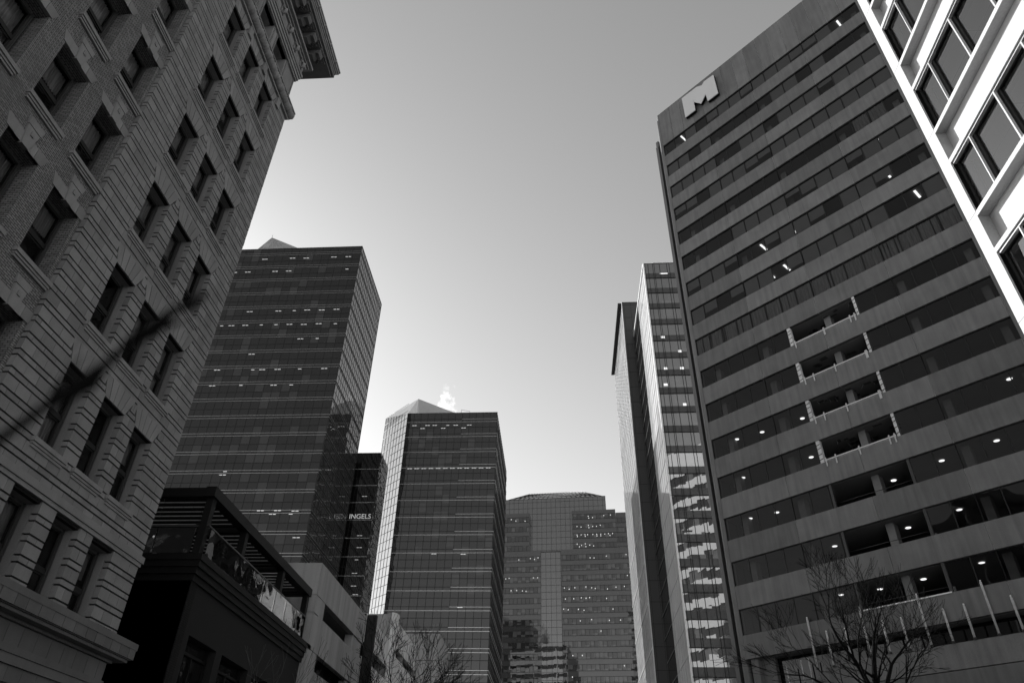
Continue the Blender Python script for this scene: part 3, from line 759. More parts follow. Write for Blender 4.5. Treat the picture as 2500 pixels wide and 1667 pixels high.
q = MB(); bars_side(q, X1, 0, DD, 0, ZT, fr_(1.5, DD, 1.5), [z - 1.5 for z in fl2] + [z + .6 for z in fl2], .1, .06); q.build('side_mullions', MULL, T2)
q = MB(); ux, uy = (A2[0] - X0) / cl, A2[1] / cl
for d in fr_(1.3, cl + .2, 1.3):
    q.tube([(X0 + ux * d - .02, uy * d - .02, 0), (X0 + ux * d - .02, uy * d - .02, ZT + (Zc - ZT) * d / cl)], .045, 4)
for z in [z + .0 for z in fr_(2.4, 96, 2.08)]:
    q.tube([(X0 - .02, -.02, z), (A2[0] - .02, A2[1] - .02, z)], .04, 4)
q.build('chamfer_mullions', MULL, T2)
for z in fl2:
    q = MB(); q.box(X0, X1 + .05, -.1, 0, z - .04, z + .04); q.box(X1 - 8.8, X1 + .05, -.1, 0, z + .78 - .04, z + .78 + .04)
    q.box(X1, X1 + .09, 0, DD, z - .05, z + .05); q.box(X1, X1 + .09, 0, DD, z + .75, z + .85)
    q.build('floor_trim', TRIM, T2)
T2L = [(-35.7,90.1-.55,2),(-32.4,89.55,2),(-30.6,89.55,2),(-27.3,89.5,1),(-25.3,89.5,2),(-21.9,89.5,2),(-33.6,88.7,2),(-28.4,88.7,2),(-23.3,88.7,2)] + [(-35.7 + 1.727 * i, 78.0 - .25, 2) for i in range(12)] + [(-28.1,56.9,2),(-21.5,56.8,2),(-21.5,45.3,2)]
lights(T2, T2L, 0, .5, .1, mat=LAMP_MID)

REARW = matte('rear_wall_panel', .55, var=.1)
q = MB()
for z in fr_(1., 92, 4.165): q.box(A2[0] + .1, X1 - .1, DD, DD + .15, z, z + 2.3)
for u in (-44.9, -33, -21, -15.6): q.box(u, u + .5, DD, DD + .2, 0, 92)
q.build('rear_panels', REARW, T2)
# --- tower 4 (dark, between 1 and 2)
T4 = thing('black_glass_block', 'narrow near-black glass block wedged between the two big left towers', 'building', (0, 145, 0))
X0, X1, ZT, DD = -75., -40.2, 76.7, 7.7
q = MB(); q.box(X0, X1, 0, DD, 0, ZT, skip='rtbd'); q.build('front_curtain_wall', glass_wall('black_glass', .006, .05, 1.5, 2., 0, 0, tilt=.01, wob=.02, bl=.05, bv=.01), T4)
q = MB(); q.box(X0, X1, 0, DD, 0, ZT, skip='fltbd'); q.build('side_curtain_wall', glass_wall('rippled_side_glass', .01, .14, 1.5, 2., 0, 0, tilt=.05, wob=.16, wscale=.8), T4)
q = MB(); q.box(X0, X1, 0, DD, 0, ZT, skip='fr'); q.build('core', MULL, T4)
q = MB(); bars_front(q, X0, X1, 0, ZT, fr_(X0, X1, 1.5), fr_(2.4, ZT, 4.0), .06); bars_side(q, X1, 0, DD, 0, ZT, fr_(.9, DD, .95), fr_(.8, ZT, 2.0), .06); q.build('mullions', MULL, T4)
for z in fr_(4.6, ZT, 4.0):
    q = MB(); q.box(X0, X1, -.1, 0, z - .03, z + .03); q.build('floor_trim', TRIM2, T4)
lights(T4, [(-42.4,57.1,2),(-42.1,54.5,2),(-42.3,51.9,1),(-42.3,49.1,2),(-42.1,46.5,2),(-41.5,44.8,2),(-42.6,66,2)], 0, .5, .1, .12, LAMP_GLINT_DIM)
text_obj('sign_reflection_letters', 'INGELS', 1.5, LAMP_GLINT_DIM, T4, (-42.9, -.14, 60.9), ext=.02)  # glowing letters painted on the glass for a sign's reflection

# --- tower 3 (far centre, stepped)
a5 = radians(5); D3 = 290
T3 = thing('stepped_office_tower', 'wide stepped grey glass tower closing the street in the middle distance', 'building', (D3 * sin(a5), D3 * cos(a5), 0), -a5)
# local x: along the facade, local y: depth (0 = front lower blocks)
GM = glass_wall('mirror_grid_glass', .035, .15, 2.05, 2.7, 0, 0, tilt=.004, wob=.003, body=.2)
GBW = glass_wall('band_window_glass', .012, .08, 1.65, 2.1, 0, 0, tilt=.01, wob=.006, bl=.35, bv=.05)
SP3 = glass_wall('grey_spandrel_glass', .03, .085, 3.3, 2., 0, 0, tilt=.004, wob=.003, body=.15)
def grid_block(nm, x0, x1, y0, y1, z0, z1, side=True):
    o_ = MB(); o_.box(x0, x1, y0, y1, z0, z1, skip='d'); o_ = o_.build(nm, GM, T3)
    q = MB()
    for u in fr_(x0, x1, 2.05): q.box(u - .05, u + .05, y0 - .06, y0, z0, z1)
    for z in fr_(z0, z1, 2.72): q.box(x0, x1, y0 - .065, y0, z - .05, z + .05)
    q.box(x1 - .1, x1 + .05, y0 - .06, y0 + .1, z0, z1); q.box(x0, x1, y0 - .07, y0, z1 - .2, z1)
    q.build('mullions', MULL, o_); return o_
def band_block(nm, x0, x1, y0, y1, z0, z1, ztop, pitch=4.2, wh=2.2):
    o_ = MB(); o_.box(x0, x1, y0, y1, z0, z1, skip='d'); o_ = o_.build(nm, SP3, T3)
    z = ztop
    while z - wh > z0:
        q = MB(); q.box(x0 + .6, x1 - .3, y0 - .05, y0, z - wh, z); q.box(x1, x1 + .05, y0 + .5, y1, z - wh, z); wbd = q.build('window_band', GBW, o_)
        q = MB()
        for u in fr_(x0 + .6, x1, 1.65): q.box(u - .06, u + .06, y0 - .1, y0 - .05, z - wh, z)
        q.box(x0, x1, y0 - .11, y0 - .05, z - .06, z + .06); q.box(x0, x1, y0 - .11, y0 - .05, z - wh - .06, z - wh + .06)
        q.build('mullions', MULL, wbd)
        z -= pitch
    return o_
grid_block('upper_slab', -52, -5.6, 6, 30, 0, 132.3)
q = MB(); rl, rr_, rz_ = (-40.4, 18, 140.0), (-17.0, 18, 140.3), 132.3
q.face([(-48.5, 6.1, rz_), (-7, 6.1, rz_), rr_, rl]); q.face([(-7, 6.1, rz_), (-7, 30, rz_), rr_]); q.face([(-48.5, 30, rz_), (-48.5, 6.1, rz_), rl]); q.face([(-7, 30, rz_), (-48.5, 30, rz_), rl, rr_])
rf = q.build('hipped_glass_roof', GM, T3)
q = MB()
for k in range(20):
    t = k / 19; q.tube([(-48.5 + 41.5 * t, 6.05, rz_ + .05), (-40.4 + 23.4 * t, 17.9, 140.0 + .3 * t + .06)], .09, 4)
for t in (.25, .5, .75): q.tube([(-48.5 + 8.1 * t, 6.1 + 11.9 * t, rz_ + 7.7 * t + .1), (-7 - 10 * t, 6.1 + 11.9 * t, rz_ + 8 * t + .1)], .08, 4)
q.build('glazing_bar', MULL, rf)
band_block('right_upper_block', -20.2, -1.65, 2, 20, 100, 124.3, 122.6)
band_block('right_rear_block', -1.6, 9, 6, 24, 90, 124.4, 122)
band_block('left_upper_block', -60, -38.5, 2, 12, 100, 124.1, 122.2)
band_block('left_lower_block', -60, -33.4, 0, 26, 0, 106.6, 104.2)
band_block('right_lower_block', -25.0, 14, 0, 26, 0, 106.8, 104.4)
grid_block('central_bay', -33.4, -25.0, .6, 26, 0, 106.4)
T3L = [(-46.3,120.6),(-44.3,119.9),(-40.3,119.7),(-13.2,120.8),(-13.0,119.9),(-11.4,120.1),(-6.6,120.8),(-3.8,120.9),(-18.1,116.4),(-16.4,116.1),(-13.3,116.7),(-13.1,115.7),(-11.5,116.2),(-9.9,116.2),(-8.3,116.6),(-18.2,112.7),(-18.1,112),(-16.5,112.7),(-14.9,112.7),(-14.8,112),(-13.8,112.7),(-11.6,112.7),(-10.0,112.7),(-9.9,112),(-8.3,112.7),(-8.3,112),(-6.6,112.7),(-5.1,112.8),(-4.5,112),(-3.4,112.8),(-18.3,108.8),(-17.4,107.6),(-16.5,108.2),(-14.9,108.8),(-14.7,107.6),(-13.1,108.2),(-11.5,107.8),(-34.5,103.6),(-36.0,103),(-37.7,103.4),(-42.5,103),(-13.1,102.9),(-11.5,102.8),(-6.5,103.4),(1.5,103.8),(-47.8,95.3),(-46.4,95.5),(-36.4,95.4),(-34.7,95.4),(1.4,95.3),
 (-23.9,91),(-22.0,90.5),(-19.7,91),(-15.3,91.2),(-13.0,90.8),(-11.6,90.5),(-6.8,90.2),(-3.4,90.8),(-.1,91),(-23.6,86.7),(-20.3,86.7),(-17.3,87),(-15.4,86.8),(-14.0,87.0),(-7.4,86.5),(-24.4,82.8),(-22.6,82.5),(-18.6,82.6),(-16.4,82.2),(-5.1,82.4),(-18.0,78.2),(-13.6,78.6),(-6.8,78.2),(-2.5,78.2),(-10.2,74.3),(-21.3,65.6),(-17.7,65.6),(-2.2,61.8),(-21.7,58.1),(-45.5,90.5),(-43.2,90.5),(-40.9,90.3),(-39.4,90.1)]
q = MB(); q.prism([(-.16, -.15), (.09, -.22), (.18, .15), (-.06, .24)], -.2, -.16)
lb = q.build('ceiling_light', LAMP_MID, T3)
for i, (u, z) in enumerate(T3L):
    dpt = 1.93 if z > 106.6 else 0
    if dpt: z += .75
    if i == 0: lb.location = (u, dpt - .0, z)
    else: dup(lb, T3, (u, dpt, z), [])

# --- right tower 1 (thin glass front, bright side)
RA = thing('slim_glass_tower', 'slim glass tower with a bright white side, just left of the banded concrete building', 'building', (0, 113.6, 0))
X0, X1, ZT, DD = 18.7, 52, 103.9, 25.9
q = MB(); q.box(X0, X1, 0, DD, 0, ZT, skip='ltbd'); q.build('front_curtain_wall', glass_wall('slim_front_glass', .012, .34, 1.4, 4.0, X0, 1.8, tilt=.012, wob=.02, bl=.12, bv=.03, wscale=.5), RA)
q = MB(); q.box(X0, X1, 0, 14, 0, ZT, skip='frtbd'); q.build('side_panels', glass_wall('pale_side_panel', .7, .6, 2.3, 4.0, 0, 1.8, tilt=.006, wob=.004, body=.06, rough=.05), RA)
q = MB(); q.box(X0 + .1, X1, 14.0, DD, 0, ZT - .3, skip='frtd'); q.build('side_curtain_wall', glass_wall('side_dark_glass', .012, .12, 1.6, 4.0, 0, 1.8, tilt=.02, wob=.03), RA)
q = MB(); q.box(X0 + .05, X1 - .05, .05, DD - .05, 0, ZT - .05, skip='lfr'); q.build('core', MULL, RA)
q = MB(); flr = [102.9 - 4.0 * k for k in range(26)]
for u in (19.0, 19.62, 20.6, 20.9, 22.0, 23.5, 24.0, 25.2, 26.5, 28, 29.5): q.box(u - .04, u + .04, -.1, 0, 0, ZT)
for z in flr: q.box(X0, X1, -.12, 0, z - 3.1 - .05, z - 3.1 + .05)
q.box(X0, X1, -.05, 0, ZT - .12, ZT)
q.build('front_mullions', MULL, RA)
q = MB()
for z in flr: q.box(X0, X1, -.02, 0, z - 3.1, z - 1.75 )
q.build('spandrel_panels', matte('grey_back_painted_glass', .05, rough=.15, spec=.6, var=.08), RA)
q = MB()
for z in flr: q.box(X0 - .03, X0, .15, 14, z - .03, z + .03)
for d in (2.3, 4.6, 6.9, 9.2, 11.5): q.box(X0 - .03, X0, d - .02, d + .02, 0, ZT)
q.build('side_joint', matte('grey_joint', .2), RA)
q = MB()
for z in flr: q.box(X0 - .02, X0 + .12, 14.05, DD, z - .05, z + .05)
q.build('side_floor_trim', matte('dull_side_trim', .2), RA)
q = MB(); q.box(X0 - .14, X0 + .12, -.12, .12, 0, ZT + .1); q.box(X0 - .14, X0 + .1, .12, DD, ZT - .3, ZT + .1); q.build('white_edge_trim', WHITE_AL, RA)
q = MB(); q.box(21.2, 50, 2.5, 20, ZT, ZT + 2.3, skip='d'); q.build('penthouse', glass_wall('penthouse_glass', .35, .4, 2., 3, body=.1), RA)
q = MB(); q.box(21.1, 50.1, 2.4, 20.1, ZT + 2.3, ZT + 2.5); q.build('penthouse_roof', WHITE_AL, RA)
lights(RA, [(20.8,84.4,1),(23.7,81.0,1),(20.6,77.1,1),(23.6,77.1,1),(20.2,73.5,1),(23.2,69.2,1)], -.02, .6, .1, .5, LAMP_MID)
lights(RA, [(22.7,100.9,2)], -.02, .8, .0, .15)

q = MB()
for z in fr_(1., 92, 4.): q.box(X0 + .2, X1 - .1, DD, DD + .15, z, z + 2.3)
q.build('rear_panels', REARW, RA)
# --- right tower 2 (behind, thin dark face and mirror side)
RB = thing('mirror_slab_tower', 'thin tower with dark panelled end and mirrored side, right of the open sky', 'building', (0, 139.1, 0))
X0, X1, ZT, DD = 16.5, 45, 114.3, 32.
q = MB(); q.box(X0, X1, 0, DD, 0, ZT, skip='lt'); q.build('end_wall', matte('dark_metal_panel', .055, rough=.4, var=.08), RB)
q = MB(); q.box(X0, X1, 0, DD, 0, ZT, skip='frtbd'); q.build('side_curtain_wall', glass_wall('slab_mirror_glass', .6, .6, 1.6, 4., 0, 0, tilt=.006, wob=.012, wscale=.5), RB)
q = MB(); q.box(X0, X1, .0, DD, ZT - .2, ZT); q.build('roof', MULL, RB)
q = MB()
for u in (17.0, 18.6, 20.2, 21.8): q.box(u - .03, u + .03, -.02, 0, 0, ZT)
for z in fr_(2., ZT, 3.98): q.box(X0, X1, -.024, 0, z - .04, z + .04)
q.build('panel_joint', MULL, RB)
q = MB()
for d in fr_(1.6, DD, 1.6): q.box(X0 - .04, X0, d - .025, d + .025, 0, ZT)
for z in fr_(2., ZT, 2.0): q.box(X0 - .045, X0, 0, DD, z - .03, z + .03)
q.build('side_mullions', matte('grey_mullion', .4), RB)
for z in fr_(2., 64, 7.96):
    q = MB(); q.box(X0 - .12, X0, 0, DD, z - .07, z + .07); q.build('floor_trim', WHITE_AL, RB)
q = MB(); q.box(X0 - .12, X0 + .05, -.05, .1, 0, ZT); q.box(X0 - .12, X0 + .05, 0, DD, ZT - .3, ZT + .1); q.build('edge_trim', WHITE_AL, RB)
q = MB(); q.box(X0 - .95, X0 - .12, 0.3, DD, ZT - .5, ZT - .05); q.build('roof_overhang', matte('dark_soffit', .03), RB)

q = MB()
for z in fr_(1., 110, 4.): q.box(X0 + .2, X1 - .1, DD, DD + .15, z, z + 2.4)
q.build('rear_panels', REARW, RB)
# ---------------------------------------------------------------- banded concrete building (faces -x-y)
M = thing('banded_concrete_building', 'tall concrete office building with ribbon windows and stripped-out bays, on the right', 'building', (51.5 * H, 51.5 * H, 0), -pi / 4)
TL, TR, TOP = -31.85, -5.6, 80.4
HD = [74.2 - 3.745 * k for k in range(16)]
WH = 1.95
FACE = stone_mat('aggregate_panel', .14, .7, .8)
q = MB()
edges = [TL + .0] + [-25.6, -19.4, -13.1, -6.85]
def face_strip(z0, z1, cuts):
    for i in range(len(cuts) - 1): q.box(cuts[i] + .018, cuts[i + 1] - .018, 0, .35, z0, z1)
par = [TL - .0, -30.2, -28.6, -27.1, -25.6, -24., -22.4, -20.85, -19.25, -17.65, -16.1, -14.55, -13.02, -11.4, -9.9, -8.4, -6.85]
face_strip(HD[0], TOP, par)
for k in range(15): face_strip(HD[k + 1], HD[k] - WH, edges)
face_strip(14.38, HD[15] - WH, edges)
q.box(TL - .32, TL - .008, .0, .6, 0, TOP - 1.0); q.box(TL - .15, TL - .008, .0, .6, TOP - 1., TOP + .0); q.box(-6.84, TR, 0, .6, 0, TOP)
part('facade_panels', q, FACE, M)
q = MB()
q.box(TL, -6.85, .05, .37, HD[0] + .01, TOP - .02)
for k in range(15): q.box(TL, -6.85, .05, .37, HD[k + 1] + .02, HD[k] - WH - .02)
q.box(TL, -6.85, .05, .37, 14.4, HD[15] - WH - .02)
part('joint_sealant', q, SEAL, M)
# chamfered return, recess and fin at the far left corner
q = MB(); q.face([(TL - .32, 0, 0), (TL - .32, 0, TOP - 1), (TL - .75, .5, TOP - 2.6), (TL - .75, .5, 0)][::-1]); q.face([(TL - .15, 0, TOP - 1), (TL - .15, 0, TOP), (TL - .75, .6, TOP), (TL - .75, .6, TOP - 1)][::-1])
q.box(-33.7, -33.35, 1.2, 5, 0, 76.5); q.box(-33.66, -33.3, 1.3, 5, 76.5, 77.6)
part('corner_fin', q, CONC_MF, M)
q = MB(); q.box(-33.3, TL - .1, 1.9, 2.1, 0, 77); part('corner_recess_shade', q, JOINT, M)  # near-black sheet, shade of the stepped-back corner put into the colour
# slabs and rooms
INT = matte('office_ceiling', .24, var=.12, scale=.6)
q = MB()
for k in range(16): q.box(TL, TR, .38, 9, HD[k] + .0 - .01, HD[k] + .35)
q.box(TL, TR, .38, 9, 14.36, 14.9)
part('ceiling_slab', q, INT, M)
q = MB()
for k in range(16): q.box(TL, TR, .38, 9, HD[k] - WH - .5, HD[k] - WH - .3)
part('floor_slab', q, ROOM, M)
q = MB(); q.box(TL - .4, TR, 9, 33, 0, TOP - .5); q.box(TL - .3, TL - .1, .6, 9, 0, TOP - .4); q.box(TR - .2, TR, .6, 9, 0, TOP - .4); part('core', q, matte('core_wall_dark', .04), M)
q = MB()
for t in (-30.5, -25.6 + .3, -19.2, -12.8, -7.6):
    q.box(t - .28, t + .28, 1.0, 1.7, 14.4, HD[0])
part('column', q, matte('grey_column_plaster', .17, var=.2), M)
GLM = clear_glass('ribbon_glass', f0=.026, tint=.62, wob=.02, wscale=.8)
# which panes carry blinds, per floor: o open, b blind, h half blind, c creased curtain
PAT = ["oobohbbhbbbhhboo", "bbobooooobbobooo", "bbbboobbobbbhbbb", "hhobbbhhbbbbbbbb", "ooooooooooooocco", "oooobbbbhhbbhbbb",
       "bhohbhohbbhohboo", "hbohbohbhbhobbcc", "cccccccccccccccc", "oooooooooooooooo", "oooooooooooooooo", "oooooooooooooooo", "oooooooooooooooo", "oooooooooooooooo", "oooooooooooooooo", "oooooooooooooooo"]
PAT[7] = "bhohbbohbbbcboob"; PAT[6] = "hbbhoohbbhobbhoo"
bays = [(-31.85, -25.6), (-25.6, -19.4), (-19.4, -13.1), (-13.1, -6.85)]
for k in range(16):
    z1 = HD[k]; z0 = z1 - WH
    for bi, (a, b) in enumerate(bays):
        pw = (b - a) / 4
        xs = [a + pw * i for i in range(5)]
        skipset = set()
        if k >= 9:
            for i in range(4):
                m_ = (xs[i] + xs[i + 1]) / 2
                if -22.4 < m_ < -16.2: skipset.add(i)
        f = MB(); d0 = .12
        live = [i for i in range(4) if i not in skipset]
        if live:
            lo, hi = xs[min(live)], xs[max(live) + 1]
            f.box(lo, hi, d0, d0 + .08, z0, z0 + .05); f.box(lo, hi, d0, d0 + .08, z1 - .06, z1)
            for i in sorted(set(live) | {j + 1 for j in live}): f.box(xs[i] - .03, xs[i] + .03, d0 - .01, d0 + .08, z0 + .05, z1 - .06)
            fo = f.build('window', MULL, M)
            gq = MB()
            for i in live: gq.box(xs[i] + .03, xs[i + 1] - .03, d0 + .03, d0 + .04, z0 + .05, z1 - .06, skip='lrtdb')
            gq.build('glass', GLM, fo)
            bq = MB(); nb = 0; rr2 = random.Random(k * 10 + bi)
            for i in live:
                ch = PAT[k][bi * 4 + i]
                if ch == 'b': bq.box(xs[i] + .05, xs[i + 1] - .05, d0 + .1, d0 + .11, z0 + (0 if rr2.random() < .7 else .25), z1 - .06, skip='lrtdb'); nb += 1
                elif ch == 'h': bq.box(xs[i] + .05, xs[i + 1] - .05, d0 + .1, d0 + .11, z0 + WH * rr2.uniform(.3, .7), z1 - .06, skip='lrtdb'); nb += 1
                elif ch == 'c':
                    n = 14; nb += 1
                    for j in range(n):
                        xa, xb = xs[i] + .04 + (pw - .08) * j / n, xs[i] + .04 + (pw - .08) * (j + 1) / n
                        if rr2.random() < .06: continue
                        ya, yb = d0 + .14 + .04 * sin(j * 2.1 + i), d0 + .14 + .04 * sin((j + 1) * 2.1 + i)
                        sag = rr2.uniform(-.03, .03)
                        bq.face([(xa + sag, ya, z0), (xb, yb, z0), (xb, yb, z1 - .06), (xa, ya, z1 - .06)], smooth=True)
            if nb: bq.build('blinds', BLINDC if k == 8 else BLIND, fo)
# lamps inside
def Mlamp(lst, kind):
    first = None
    for (k, t, d, ln) in lst:
        z = HD[k] - .03
        if first is None or True:
            q = MB()
            if kind == 'tube': q.box(-.09, .09, -ln / 2, ln / 2, -.06, -.02)
            else:
                q.face([(.19 * cos(a), .19 * sin(a), -.02) for a in [2 * pi * j / 16 for j in range(16)]][::-1])
            if first is None:
                o = q.build('ceiling_light', LAMP_GLINT, M); first = o
            else: o = dup(first, M, None, [])
            o.location = (t, d, z)
Mlamp([(0,-9.14,1.1,1.1),(0,-10.75,1.1,1.1),(0,-29.4,.9,1.1),(2,-10.68,1.2,1.),(2,-15.3,1.2,1.),(6,-10.55,1.1,1.),(6,-23.17,1.2,1.),(6,-19.9,1.2,1.),(7,-23.1,1.2,1.),(7,-21.5,1.3,1.),(7,-15.25,1.2,1.),(7,-9.1,1.1,1.),(3,-23.7,.9,.3),(3,-12.8,.9,.3),(5,-9.9,1,.2)], 'tube')
Mlamp([(11,-30.1,1.5,0),(12,-30.2,1.5,0),(13,-30.2,1.45,0),(13,-27.96,1.92,0),(13,-14.77-.0,2.07,0),(13,-10.98,1.7,0),(14,-14.76,1.95,0),(14,-24.1,2.4,0),(15,-24.3,1.85,0),(15,-14.56,1.82,0),(11,-27.8,1.97,0),(11,-24.1,2.36,0),(10,-11.1,4.0,0),(12,-8.7,1.3,0),(13,-18.6,2.8,0),(14,-18.6,2.7,0),(15,-18.6,2.5,0),(15,-21.7,2.56,0),(12,-24.1,2.2,0)], 'disc')
# stripped bays: torn jambs, guard rails
for k in range(9, 13):
    z1 = HD[k]; z0 = z1 - WH
    for t, wd in ((-22.35, .3), (-16.35, .22)):
        q = MB(); q.box(t - wd / 2, t + wd / 2, .06, .4, z0, z1); jm = q.build('stripped_jamb', matte('pale_plaster', .55, var=.3) if 'pale_plaster' not in bpy.data.materials else bpy.data.materials['pale_plaster'], M)
        q = MB(); r = random.Random(k * 5 + int(t))
        for zz in [z0 + .25, z0 + .7, z0 + 1.15, z0 + 1.6]:
            z_ = zz + r.uniform(-.08, .08); q.prism([(t - wd / 2, z_), (t + wd / 2, z_ + .06), (t + wd / 2, z_ + .12), (t - wd / 2, z_ + .05)], .045, .06)
        q.build('torn_sealant', JOINT, jm)
    q = MB(); q.box(-22.1, -16.5, -.05, .02, z0 + .06, z0 + .17)
    q.box(-22.1, -16.5, .02, .1, z0 - .02, z0 + .04)
    gr = q.build('guard_rail', matte('pale_timber', .5, var=.2) if 'pale_timber' not in bpy.data.materials else bpy.data.materials['pale_timber'], M)
    for t in (-22.0, -21.2 if k != 9 else -19.35, -19.3, -17.0 if k % 3 == 0 else -16.7, -16.6):
        q = MB(); q.box(t - .045, t + .045, -.07, -.02, z0 - .42, z0 + .32); q.build('rail_post', bpy.data.materials['pale_timber'], gr)
DEB = matte('torn_ceiling_lining', .1, var=.4)
for k in range(9, 13):
    r = random.Random(k * 3); q = MB()
    for i in range(16):
        t = r.uniform(-22, -16.8); d = r.uniform(.5, 4); l = r.uniform(.1, .5); a = r.uniform(-.3, .3)
        q.tube([(t, d, HD[k] - .02), (t + a * .5, d + .1, HD[k] - .02 - l * .5), (t + a, d, HD[k] - .02 - l)], [.03, .04, .01], 4)
        q.box(t, t + r.uniform(.2, .9), d, d + r.uniform(.1, .5), HD[k] - .05, HD[k] - .02)
    q.build('torn_lining', DEB, M)
for k in (13, 14, 15):
    z1 = HD[k]; z0 = z1 - WH
    for t in (-22.3, -16.35):
        q = MB(); q.box(t - .1, t + .1, .1, .3, z0, z1); q.build('stripped_jamb', DARK_AL, M)
    q = MB(); q.tube([(-22.2, .5, z0 + .5), (-16.4, .5, z0 + .5)], .025, 6); q.tube([(-22.2, .5, z0 + .15), (-16.4, .5, z0 + .15)], .02, 6)
    gr = q.build('guard_rail', DARK_AL, M)
    # far rooms' pale doors seen through the empty bay
    q = MB()
    for t in (-20.3, -19.9, -17.3): q.box(t, t + .28, 3.2, 3.3, z0 - .2, z0 + 1.25)
    q.build('inner_door', matte('pale_door', .55) if 'pale_door' not in bpy.data.materials else bpy.data.materials['pale_door'], M)
q = MB(); q.box(-22.2, -16.3, -.06, .04, HD[15] - WH - .04, HD[15] - WH + .04); part('white_ledge', q, WHITE_AL, M)
# podium
q = MB(); q.box(-31.6, -31., .2, 1.1, 0, 14.36); q.box(-31., -29.9, .7, 1.1, 0, 14.36); q.box(-25.2, TR, -.02, .35, 11.65, 13.12); q.box(-24.2, TR, .0, .35, 9.4, 11.6)
for i in range(8):   # curved ramp wall
    a0, a1 = i / 8, (i + 1) / 8
    q.face([(-27.6 + 2.4 * a0, .3, 9), (-27.6 + 2.4 * a1, .3, 9), (-27.6 + 2.4 * a1, .3, 11.4 + 1.7 * sin(a1 * pi / 2)), (-27.6 + 2.4 * a0, .3, 11.4 + 1.7 * sin(a0 * pi / 2))])
part('podium_parapet', q, FACE, M)
q = MB(); q.box(-31, TR, 1.2, 1.4, 0, 14.3); part('podium_glazing', q, glass_wall('podium_glass', .004, .05, 3, 3, wob=.05), M)
# left flank seen in reflections
q = MB(); fx = TL - .42
for k in range(15): q.box(fx - .3, fx, 3, 33, HD[k + 1], HD[k] - WH)
q.box(fx - .3, fx, 3, 33, HD[0], TOP - .4); q.box(fx - .3, fx, 3, 33, 0, HD[15] - WH)
q.box(fx - .3, fx, 3, 4, 0, TOP - .5); q.box(fx - .3, fx, 32, 33, 0, TOP - .5)
part('flank_panels', q, matte('flank_concrete', .62, var=.1), M)
q = MB()
for k in range(16): q.box(fx - .1, fx - .05, 4, 32, HD[k] - WH, HD[k])
part('flank_windows', q, glass_wall('flank_glass', .02, .08, 1.6, 3.745, wob=.01, bl=.3, bv=.1), M)
q = MB(); q.box(TL - .3, TR, .36, 33, TOP - .6, TOP - .5); part('roof', q, ROOFM, M)
# logo
LG = thing('logo_sign', 'pale block letter M sign fixed high on the corner of the banded concrete building', 'sign', (51.5 * H, 51.5 * H, 0), -pi / 4)
poly = [(-28.13,76.18),(-26.65,76.17),(-26.62,78.2),(-26.57,77.64),(-25.74,76.54),(-24.91,77.52),(-24.84,76.06),(-23.35,76.08),(-23.40,79.83),(-24.75,79.93),(-24.98,79.72),(-25.16,79.58),(-25.72,79.95),(-26.0,80.02),(-28.13,80.04)]
kx = 51.0 / 51.5
poly = [(x * kx, 1.6 + (z - 1.6) * kx) for x, z in poly]
q = MB(); q.prism(poly, -.5, -.42); q.build('letter_face', SIGN, LG)
q = MB(); q.prism(poly, -.42, -.12); q.build('letter_return', BLACK, LG)
q = MB()
for x in (-27.5, -24.): q.box(x - .1, x + .1, -.12, 0, 77.0, 77.2); q.box(x - .1, x + .1, -.12, 0, 79., 79.2)
q.build('fixing', DARK_AL, LG)
# pale tubes on the podium parapet
tubes = [(-26.3,16.33,12.9),(-25.1,15.19,12.9),(-23.73,15.14,13.14),(-22.38,16.33,13.14),(-21.08,15.15,13.14),(-19.82,15.12,13.14),(-18.44,16.35,13.14),(-17.13,15.15,13.14),(-15.86,15.19,13.14),(-14.49,16.34,13.14),(-13.17,15.15,13.14),(-11.85,15.15,13.14)]
order = ['first', 'second', 'third', 'fourth', 'fifth', 'sixth', 'seventh', 'eighth', 'ninth', 'tenth', 'eleventh', 'twelfth']
for i, (t, zt, zb) in enumerate(tubes):
    r = thing('pale_tube_post', ('long' if zt > 16 else 'short') + ' pale tube post, %s from the left in the row on the podium parapet' % order[i], 'post',
              ((51.4 + t) * H, (51.4 - t) * H, 0), -pi / 4, 'pale tube posts along the podium parapet')
    q = MB(); q.tube([(0, 0, zb), (0, 0, zt - .08), (0, 0, zt)], [.07, .07, .03], 10); q.build('tube', POLE, r)
    q = MB(); q.tube([(0, 0, zt - .02), (0, 0, zt + .05), (0, 0, zt + .08)], [.05, .05, .02], 8); q.build('cap', WHITE_AL, r)
    q = MB(); q.tube([(0, 0, zb - .01), (0, 0, zb + .1)], [.11, .09], 8); q.build('foot', DARK_AL, r)

for i, (t, zt, zb, lb) in enumerate(((-28.9, 13.55, 11.6, 'short pale pole standing leftmost in the dark podium void'), (-27.7, 13.7, 12.3, 'thin pale pole in the dark podium void, just left of the long first tube'), (-27.1, 13.75, 12.2, 'stubby pale pole nearest the curved ramp wall in the podium void'))):
    r = thing('pale_pole', lb, 'post', ((51.9 + t) * H, (51.9 - t) * H, 0), -pi / 4, 'pale poles in the podium void')
    q = MB(); q.tube([(0, 0, zb), (0, 0, zt)], [.055, .05], 8); q.build('tube', POLE, r)
    q = MB(); q.tube([(0, 0, zb - .6), (0, 0, zb)], [.1, .08], 8); q.build('foot', DARK_AL, r)
    q = MB(); q.tube([(0, 0, zt), (0, 0, zt + .06)], [.06, .03], 8); q.build('cap', WHITE_AL, r)
# ---------------------------------------------------------------- white building at the right (faces -x)
R = thing('white_framed_building', 'sunlit white concrete building with large framed windows, at the right edge', 'building', (12.1, 0, 0), -pi / 2)
